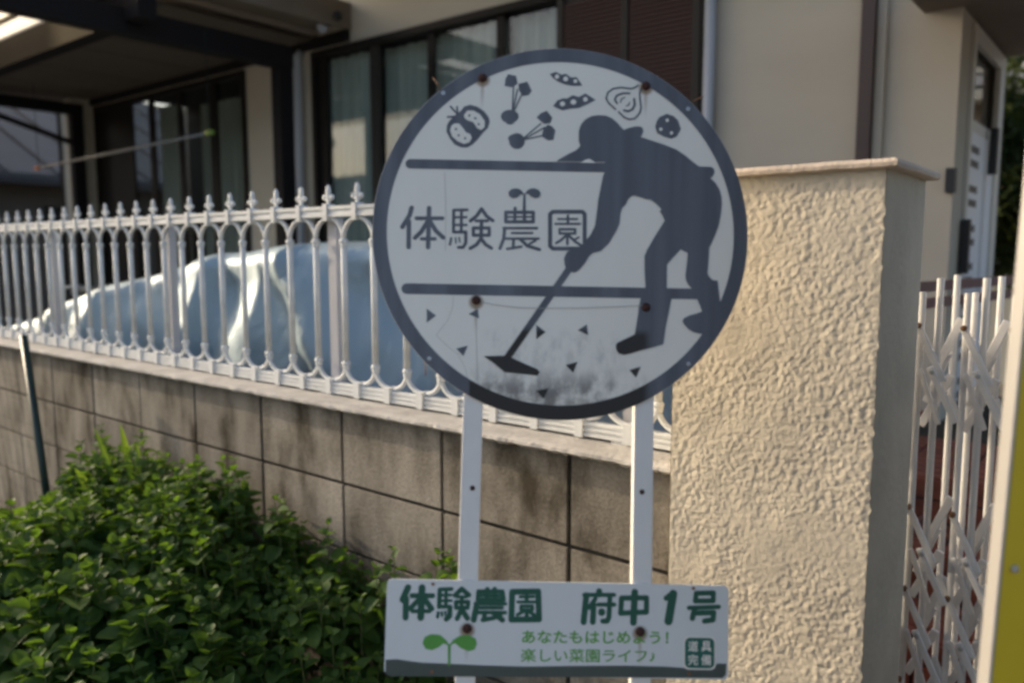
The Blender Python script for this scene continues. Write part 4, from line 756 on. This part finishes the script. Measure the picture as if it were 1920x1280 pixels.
# ------------------------------------------------------------------ laundry pole
lp = empty('laundry_pole', (-6.4,3.0,E+0.78), 'steel laundry pole with an orange and a green end, hung by wires under the carport', 'pole')
pa, pb = Vector((-7.847,3,E+0.750)), Vector((-5.042,3,E+0.797))
MB().tube([pa,pb],0.0095,10).build('rod','pole',lp,smooth=True)
MB().tube([pa-Vector((0.05,0,0.001)),pa+Vector((0.03,0,0))],0.018,10).build('end_cap','orange',lp,smooth=True)
MB().tube([pb-Vector((0.03,0,0)),pb+Vector((0.05,0,0.001))],0.018,10).build('end_cap','lime',lp,smooth=True)
for p in (pa,pb): MB().tube([p+Vector((0.0,0,0.02)),p+Vector((0,0,E+1.46-p.z))],0.0025,6).build('hanging_wire','wire',lp)

# ------------------------------------------------------------------ car under its cover
car = empty('covered_car', (-4.0,2.6,0), 'car hidden under a wrinkled silvery blue cover behind the white fence', 'car')
TOP = [(-6.75,-1.0),(-6.5,-0.80),(-6.1,-0.60),(-5.42,-0.41),(-4.32,-0.155),(-3.6,0.0),(-3.3,0.036),(-3.1,0.046),(-2.6,0.055),(-2.4,0.05),(-2.1,0.02),(-1.7,-0.10),(-1.35,-0.33),(-1.10,-0.60),(-1.02,-0.80)]
def lerp_tab(t, x):
    if x <= t[0][0]: return t[0][1]
    for (a,b_),(c_,d_) in zip(t, t[1:]):
        if x <= c_: k = (x-a)/(c_-a); k = k*k*(3-2*k)*0.4+k*0.6; return b_+(d_-b_)*k
    return t[-1][1]
def near(x, z):
    """outward bulge of the side facing the street"""
    h = (z+1.35)/1.3
    y = 1.80 + 0.10*max(0,h)**2
    # saw-tooth folds: short faces turned to the left, long ones to the right
    def saw(x0, up, down, amp, sl=0.0):
        t = x - x0 - sl*(z+0.5)
        if t < 0 or t > up+down: return 0
        return amp*(t/up if t < up else 1-(t-up)/down)
    s = saw(-4.55,0.25,0.5,0.10,0.25) + saw(-3.80,0.24,0.10,0.11,0.12) + saw(-3.48,0.38,0.5,0.17,0.10) + saw(-2.80,0.16,0.40,0.15,-0.55)*(1 if z < -0.05 else 0.3)
    s -= 0.20*(x+4.55) if x > -4.55 else 0
    s += 0.02*noise.noise(Vector((x*2.2,z*1.5,7))) + 0.010*noise.noise(Vector((x*4+z*3,z*2,2))) + 0.003*noise.noise(Vector((x*14+z*9,z*5,4)))
    s += 0.030*(1-2.4*abs(noise.noise(Vector((x*2.6-z*1.6,z*1.1,11))))) + 0.020*(1-2.4*abs(noise.noise(Vector((x*5.5+z*4.2,z*2.4,17)))))
    return y - s*min(1,max(0,(0.12-z)/0.25)) + 0.09*(x+6.0)*0.0
m = MB(); NX, prof_n = 330, 44
for i in range(NX+1):
    x = -6.75 + 5.73*i/NX; zt = lerp_tab(TOP, x)
    endt = max(0.0, 1-min(1,(x+6.75)/0.5)) + max(0.0, 1-min(1,(-1.02-x)/0.4))
    inset = 0.35*endt**2
    for j in range(prof_n+1):
        t = j/prof_n
        if t < 0.5:      # near side going up
            z = -1.36 + (zt-0.10+1.36)*(t/0.5); y = near(x, z) + inset + 0.10*max(0,(z+0.35))/0.5
        elif t < 0.86:   # over the top
            k = (t-0.5)/0.36; an = k*math.pi; yn = near(x, zt-0.10)+inset+0.10*max(0,(zt-0.10+0.35))/0.5; yf = 3.30-inset
            ce = (yn+yf)/2; ha = (yf-yn)/2; cs = math.copysign(abs(math.cos(an))**0.62, math.cos(an)); y = ce - ha*cs; z = zt-0.10+0.10*math.sin(an)**0.6
            z += 0.012*noise.noise(Vector((x*4,y*4,0)))
        else: k = (t-0.86)/0.14; y = 3.30-inset+0.05*k; z = (zt-0.10)*(1-k) - 1.36*k
        m.v.append((x,y,E+z))
for i in range(NX):
    for j in range(prof_n): a = i*(prof_n+1)+j; m.f.append((a,a+1,a+prof_n+2,a+prof_n+1))
m.f += [tuple(range(prof_n+1)), tuple(NX*(prof_n+1)+j for j in reversed(range(prof_n+1)))]
m.build('car_cover', 'cover', car, smooth=True)
for x in (-5.7,-2.2):
    for y in (2.02,3.12): MB().lathe([(0.0001,-0.1),(0.2,-0.1),(0.3,-0.09),(0.31,0),(0.3,0.09),(0.2,0.1),(0.0001,0.1)], (x,y,0.372), 20, 'y').build('wheel','tyre',car,smooth=True)

# ------------------------------------------------------------------ bicycle in the shade
bk = empty('bicycle', (-8.2,3.45,0.06), 'dark bicycle with a basket parked under the far end of the carport', 'bicycle')
for x in (-8.75,-7.65):
    w = MB().tube([(x+0.32*math.cos(t*math.pi/14),3.45,0.40+0.32*math.sin(t*math.pi/14)) for t in range(29)], 0.02, 6).build('tyre','tyre',bk,smooth=True)
    for k in range(8): t = k*math.pi/8; MB().tube([(x-0.3*math.cos(t),3.45,0.4-0.3*math.sin(t)),(x+0.3*math.cos(t),3.45,0.4+0.3*math.sin(t))],0.002,4).build('spoke','steel',w)
fr = MB()
for p,q in (((-8.75,0.40),(-8.35,0.42)),((-8.35,0.42),(-8.50,0.95)),((-8.75,0.40),(-8.47,0.85)),((-8.35,0.42),(-7.85,0.88)),((-8.47,0.80),(-7.87,0.95)),((-7.65,0.40),(-7.90,1.08))): fr.tube([(p[0],3.45,p[1]),(q[0],3.45,q[1])],0.016,8)
fr.build('frame','carport',bk,smooth=True)
MB().ball((-8.52,3.45,1.0),0.11,10,sx=1.1,sy=0.7,sz=0.35).build('saddle','tyre',bk,smooth=True)
MB().tube([(-8.05,3.2,1.12),(-7.92,3.3,1.14),(-7.9,3.45,1.12),(-7.92,3.6,1.14),(-8.05,3.7,1.12)],0.013,8).build('handlebar','steel',bk,smooth=True)
ba = MB()
for k in range(6):
    ba.bar((-7.78+0.05*k,3.30,0.86),(-7.80+0.065*k,3.28,1.12),0.006,0.006); ba.bar((-7.78+0.05*k,3.60,0.86),(-7.80+0.065*k,3.62,1.12),0.006,0.006)
ba.box(-7.80,-7.50,3.30,3.60,0.85,0.86); ba.box(-7.83,-7.46,3.275,3.285,1.11,1.13); ba.box(-7.83,-7.46,3.615,3.625,1.11,1.13)
ba.build('basket','steel',bk)

# ------------------------------------------------------------------ neighbour's house beyond the carport
nh = empty('neighbour_house', (-15,3,0), 'neighbouring house with a grey sloping lean-to roof, seen under the carport at far left, plus an unseen tall body added for shade', 'house')
box('wall','neighbour_wall',nh,-20,-13.0,1.25,3.9,0,7.2)  # unseen two-storey body, added off-frame to keep sun off the house facade
MB().box(-20.4,-12.7,1.0,4.2,7.2,7.35).build('added_shade_roof','grey_roof',nh)
box('wall','neighbour_wall',nh,-24,-14.2,4.5,11,0,E+1.25)
r = MB(); r.v = [(-13.7,4.4,E+1.22),(-13.7,11.3,E+1.22),(-19.5,11.3,E+3.6),(-19.5,4.4,E+3.6),(-13.7,4.4,E+1.10),(-13.7,11.3,E+1.10),(-19.5,11.3,E+3.45),(-19.5,4.4,E+3.45)]
r.f = [(0,1,2,3),(7,6,5,4),(0,4,5,1),(3,2,6,7),(0,3,7,4),(1,5,6,2)]; r.build('lean_to_roof','grey_roof',nh)
for k in range(9): y = 4.8+0.75*k; MB().bar((-13.72,y,E+1.235),(-19.4,y,E+3.585),0.05,0.04).build('roof_seam','grey_roof',nh)
MB().box(-13.78,-13.62,4.4,11.3,E+1.05,E+1.13).build('gutter','black',nh)
for y in (5.5,8.0): box('window','dark_frame',nh,-14.22,-14.15,y,y+1.6,1.0,2.2)
# the pale wall end between the neighbour and the house
pw = empty('pale_pier', (-10.1,4.25,0), 'pale rendered wall pier between the neighbouring house and the dark window', 'wall pier')
box('pier_wall','neighbour_pale',pw,-10.30,-9.62,4.22,4.36,0,E+1.72); box('pier_edge','dark_frame',pw,-10.42,-10.305,4.22,4.36,0,E+1.72)

# ------------------------------------------------------------------ beyond, at the right
ap = empty('apartment_building', (0,14.6,0), 'pale building with long balcony parapets beyond the hedge at far right', 'building')
box('wall','far_wall',ap,-3.3,5,14.6,18,0,7)
for z0,z1,mt in ((2.85,3.0,'pale_panel'),(3.06,3.20,'grey_pipe'),(3.24,3.32,'pale_panel'),(3.44,3.68,'pale_panel'),(3.70,3.76,'white_frame'),(4.6,5.3,'pale_panel')):
    box('balcony_band',mt,ap,-3.3,5,14.1,14.59,z0+0.9,z1+0.9)
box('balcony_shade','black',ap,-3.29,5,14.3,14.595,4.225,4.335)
for x in (-2.6,-1.2,0.4): box('window','dark_frame',ap,x,x+1.0,14.56,14.61,5.0,5.45)
gw = empty('garden_wall', (0,10.5,0), 'low grey garden wall at the foot of the hedge, far right', 'wall'); box('wall_face','pale_panel',gw,-3.0,4,10.4,10.55,0,E+0.02)
def shrub(name, cx, cy, zb, rx, ry, rz, n, leafsz, label, cat, mt='leaf_dark', seed=1):
    random.seed(seed); root = empty(name, (cx,cy,0), label, cat)
    MB().tube([(cx,cy,0),(cx+0.05,cy,zb),(cx,cy,zb+rz*0.6)], [0.09,0.07,0.02], 8).build('trunk','bark',root,smooth=True)
    m = MB()
    for _ in range(n):
        while True:
            p = Vector((random.uniform(-1,1),random.uniform(-1,1),random.uniform(-1,1)))
            if 0.35 < p.length < 1: break
        s = 0.86+0.35*noise.noise(p*2.3+Vector((seed,0,0)))
        c_ = Vector((cx+p.x*rx*s, cy+p.y*ry*s, zb+rz*0.9+p.z*rz*s))
        a = Vector((random.gauss(0,1),random.gauss(0,1),random.gauss(0,1))).normalized(); b_ = a.cross(Vector((random.gauss(0,1),random.gauss(0,1),random.gauss(0,1)))).normalized()
        L = leafsz*random.uniform(0.7,1.3); b0 = len(m.v)
        m.v += [tuple(c_-a*L), tuple(c_+b_*L*0.45), tuple(c_+a*L), tuple(c_-b_*L*0.45)]; m.f.append((b0,b0+1,b0+2,b0+3))
    me = bpy.data.meshes.new('crown'); me.from_pydata(m.v, [], m.f); o = link('crown', me, root, mt); o['kind'] = 'stuff'
shrub('hedge_tree', -1.75, 9.7, 1.0, 1.35, 0.8, 1.35, 16000, 0.055, 'dark leafy tree behind the porch at the far right edge', 'tree', seed=4)

# ------------------------------------------------------------------ houses across the street (seen only as reflections in the windows)
for i, (x, y, w, d, h, lab) in enumerate(((-66,-13,28,8,8.5,'long grey building across the street, farthest left, mirrored in the dark windows'),(-37,-13,11,8,2.9,'low house across the street, middle one, mirrored in the windows'),(-24,-14,9,8,4.6,'house across the street, nearest one, mirrored in the windows'))):
    oh = empty('opposite_house', (x+w/2,y-d/2,0), lab, 'house', 'houses across the street')
    box('wall','neighbour_wall',oh,x,x+w,y-d,y,0,h)
    r = MB(); r.v = [(x-.5,y-d-.5,h),(x+w+.5,y-d-.5,h),(x+w+.5,y+.5,h),(x-.5,y+.5,h),(x+1.5,y-d/2,h+2.2),(x+w-1.5,y-d/2,h+2.2)]
    r.f = [(0,3,2,1),(0,1,5,4),(2,3,4,5),(1,2,5),(3,0,4)]; r.build('roof','grey_roof',oh)
    for k in range(4): box('window','dark_frame',oh,x+1+2*k,x+2.1+2*k,y-0.02,y+0.03,1.0+2.6*(k%2),2.1+2.6*(k%2))

# ------------------------------------------------------------------ green wire fence at the left
wf = empty('wire_fence', (-3.54,1.30,0), 'dark green leaning post with thin wire netting in front of the block wall at left', 'fence')
p0, p1 = Vector((-3.44,1.30,E-1.40)), Vector((-3.655,1.30,E-0.338))
MB().tube([p0,p1], 0.0155, 12).build('fence_post','green_post',wf,smooth=True)
m = MB(); ax = (p1-p0).normalized()
for k in range(1, 26): x = -0.075*k; m.tube([p0+Vector((x,0,0.25)), p0+ax*1.02+Vector((x,0,0))], 0.0006, 4, False)
for k in range(8): q = p0+ax*(0.30+0.10*k); m.tube([q, q+Vector((-1.9,0,0))], 0.0005, 4, False)
o = m.build('wire_netting','wire',wf); o['kind'] = 'stuff'

# ------------------------------------------------------------------ herb bush
random.seed(21)
HT = [(-5.2,-1.36),(-4.3,-1.33),(-4.0,-1.30),(-3.83,-1.33),(-3.58,-1.22),(-3.30,-0.99),(-3.07,-0.81),(-2.80,-0.73),(-2.55,-0.67),(-2.36,-0.70),(-2.20,-0.70),(-1.95,-0.74),(-1.69,-0.76),(-1.56,-0.82),(-1.42,-0.92),(-1.25,-0.98),(-1.05,-1.15),(-0.85,-1.35)]
def top_h(x, y):
    """top of the mound above eye level at the wall, lower towards the street"""
    e = (1.40-y)
    xr = x + (1.40-y)*0.35                       # the mound spreads left as it comes forward
    h = lerp_tab(HT, xr) - 0.02 - 0.26*max(0,e-0.10) - 0.28*max(0,e-0.55)**1.4
    q_ = lerp_tab([(-3.6,-1.30),(-3.2,-1.10),(-2.95,-0.97),(-2.80,-0.89),(-2.62,-0.80),(-2.48,-0.70),(-2.33,-0.61),(-2.2,0.0)], x/max(y,0.2))
    h = min(h, q_*y)
    h += 0.12*noise.noise(Vector((x*2.6,y*2.6,4))) + 0.11*noise.noise(Vector((x*6,y*6,9)))
    return h
herb = empty('herb_bush', (-2.4,1.0,0.05), 'bushy green mint-like herb mound growing against the block wall', 'plant')
def leaf_geo(L, Wd, fold, curl):
    """ovate leaf: midrib raised valley, two sides, lightly toothed; local x along, z up"""
    st = [(0,0.06),(0.12,0.66),(0.30,1.0),(0.52,1.0),(0.76,0.74),(0.92,0.40)]
    v = []; f = []
    for t, w in st:
        z = -curl*L*t*t
        v += [(L*t, -Wd*w, z+fold*w*Wd), (L*t, 0, z), (L*t, Wd*w, z+fold*w*Wd)]
    v.append((L, 0, -curl*L)); 
    for i in range(5):
        a = i*3; f += [(a,a+3,a+4,a+1),(a+1,a+4,a+5,a+2)]
    f += [(15,18,16),(16,18,17)]
    return v, f
LG = [leaf_geo(1, 0.43, 0.55, c_) for c_ in (0.10,0.25,0.42)]
lmeshes = []
for i, (v, f_) in enumerate(LG):
    me = bpy.data.meshes.new('leaf'); me.from_pydata(v, [], f_); me.materials.append(M['leaf']); me.shade_smooth(); lmeshes.append(me)
leaves = []; stems = MB()
campos = Vector((0,0,EYE))
def add_plant(x, y, h, tall):
    """one stem with opposite leaf pairs"""
    lean = Vector((random.gauss(0.02,0.10), random.gauss(-0.10,0.10), 1)).normalized()
    base = Vector((x,y,h)) - lean*tall
    if base.z < 0.02: base.z = 0.02
    tip = Vector((x,y,h))
    stems.tube([base, base.lerp(tip,0.5)+Vector((random.gauss(0,.006),random.gauss(0,.006),0)), tip], [0.0026,0.002,0.0014], 4, False)
    a0 = random.uniform(0,6.28); s0 = random.uniform(0.8,1.2); lf_k = 1.32-0.52*max(0,min(1,(y-0.7)/0.6))
    nw = max(3, int(tall/0.030)); q = 0
    for w in range(nw):
        d = w*0.027*s0
        if d > tall*0.95: break
        p = tip - (tip-base).normalized()*d
        size = (0.021+0.0135*min(w,3.0))*s0*lf_k
        a0 += math.pi/2 + random.gauss(0,0.2)
        for s in (0, math.pi):
            az = a0+s+random.gauss(0,0.15); el = math.radians(max(-25, 52-17*w + random.gauss(0,12)))
            dirv = Vector((math.cos(az)*math.cos(el), math.sin(az)*math.cos(el), math.sin(el)))
            side = dirv.cross(Vector((0,0,1))).normalized(); up = side.cross(dirv).normalized()
            rl = random.gauss(0,0.2); side2 = side*math.cos(rl)+up*math.sin(rl); up2 = side2.cross(dirv)
            Mx = Matrix((dirv, -side2, up2)).transposed()*1.0
            sz = size*random.uniform(0.85,1.2); o_ = p+dirv*0.004
            if o_.y > 1.452: continue
            Lx = o_+dirv*sz
            if Lx.y > 1.458: continue
            leaves.append((o_, Mx, sz, random.randrange(3)))
n = 0
while n < 1650:
    x = random.uniform(-4.6,-0.95); y = random.uniform(0.30,1.40)
    if x > -2.0 and y < 0.45 and x+1.2 > 0: continue
    h = E+top_h(x,y)
    if h < 0.14: 
        if random.random() < 0.55: n += 0.3; continue
        h = 0.14+random.random()*0.05
    add_plant(x, y, h+random.gauss(0,0.026), random.uniform(0.12,0.24)); n += 1
for (x,y,h) in ((-1.46,1.33,-0.745),(-1.50,1.30,-0.79),(-1.30,1.36,-0.725),(-1.27,1.34,-0.745),(-1.335,1.36,-0.735),(-1.335,1.33,-0.80),(-1.40,1.33,-0.86),(-2.28,1.36,-0.655),(-1.92,1.30,-0.70),(-1.72,1.33,-0.735)): add_plant(x,y,E+h,0.2)
# leaves nearest to the viewer as parts, the rest as one mass
cy_, sy_ = math.cos(math.radians(39.02)), math.sin(math.radians(39.02))
def screen(p):
    d = p-campos; pt = math.radians(6.275); f0 = Vector((-sy_,cy_,0)); F = f0*math.cos(pt)-Vector((0,0,1))*math.sin(pt); U = Vector((0,0,1))*math.cos(pt)+f0*math.sin(pt); R_ = Vector((cy_,sy_,0))
    z = d.dot(F); return (960+1508*d.dot(R_)/z, 640-1508*d.dot(U)/z, z) if z > 0.1 else (-999,-999,99)
def rank(lf):
    sx, sy_2, z = screen(lf[0])
    if not (-20 < sx < 1250 and 0 < sy_2 < 1290): return 0
    return lf[2]/z + 0.02*max(0, lf[0].z-(E+top_h(lf[0].x,lf[0].y)-0.08))*10
order = sorted(range(len(leaves)), key=lambda i: -rank(leaves[i])); big = set(order[:290])
bulk = MB(); hb = wloc(herb)
for i, (o_, Mx, sz, kk) in enumerate(leaves):
    if i in big:
        lo = bpy.data.objects.new('leaf', lmeshes[kk]); COL.objects.link(lo); lo.parent = herb
        lo.matrix_local = Matrix.Translation(o_-hb) @ (Mx*sz).to_4x4()
    else:
        b0 = len(bulk.v); v, f_ = LG[kk]
        bulk.v += [tuple(o_ + Mx @ (Vector(q)*sz)) for q in v]; bulk.f += [tuple(b0+a for a in q) for q in f_]
me = bpy.data.meshes.new('foliage'); me.from_pydata(bulk.v, [], bulk.f); me.shade_smooth(); o = link('foliage', me, herb, 'leaf'); o['kind'] = 'stuff'
me = bpy.data.meshes.new('stems'); me.from_pydata(stems.v, [], stems.f); o = link('stems', me, herb, 'stem'); o['kind'] = 'stuff'
# long blade-leaved plants poking out of the herbs
def blade_plant(root, blades):
    for (p, q, w, sag) in blades:
        p = Vector(p); q = Vector(q); m = MB(); N = 8; d = (q-p); side = d.cross(Vector((0.6,-0.8,0.1))).normalized(); nn = side.cross(d).normalized()
        for i in range(N+1):
            t = i/N; c_ = p+d*t+nn*(sag*math.sin(math.pi*t)); ww = w*(0.5+0.9*t)*(1-t**3)**0.8+0.0004
            m.v += [tuple(c_-side*ww-nn*ww*0.35), tuple(c_), tuple(c_+side*ww-nn*ww*0.35)]
        for i in range(N): a = 3*i; m.f += [(a,a+3,a+4,a+1),(a+1,a+4,a+5,a+2)]
        me = bpy.data.meshes.new('blade'); me.from_pydata(m.v, [], m.f); me.shade_smooth(); link('blade', me, root, 'leaf_blade')
r1 = empty('blade_plant', (-2.72,1.25,0.3), 'two upright pointed leaf blades rising above the herbs before the block wall', 'plant')
blade_plant(r1, [((-2.72,1.25,E-0.86),(-2.86,1.22,E-0.600),0.012,0.01),((-2.66,1.25,E-0.86),(-2.708,1.24,E-0.572),0.014,-0.008),((-2.62,1.25,E-0.85),(-2.655,1.27,E-0.632),0.012,0.006),((-2.69,1.2,E-0.90),(-2.74,1.10,E-0.70),0.017,0.01)])
r2 = empty('blade_plant', (-2.45,1.15,0.2), 'single bent yellow-green leaf blade lying over the middle of the herbs', 'plant')
blade_plant(r2, [((-2.34,1.10,E-0.965),(-2.60,1.12,E-0.845),0.016,0.02)])
r3 = empty('blade_plant', (-2.3,0.9,0.2), 'long narrow leaf blade leaning low among the herbs', 'plant')
blade_plant(r3, [((-2.02,0.98,E-1.06),(-2.28,0.95,E-0.93),0.009,0.02)])
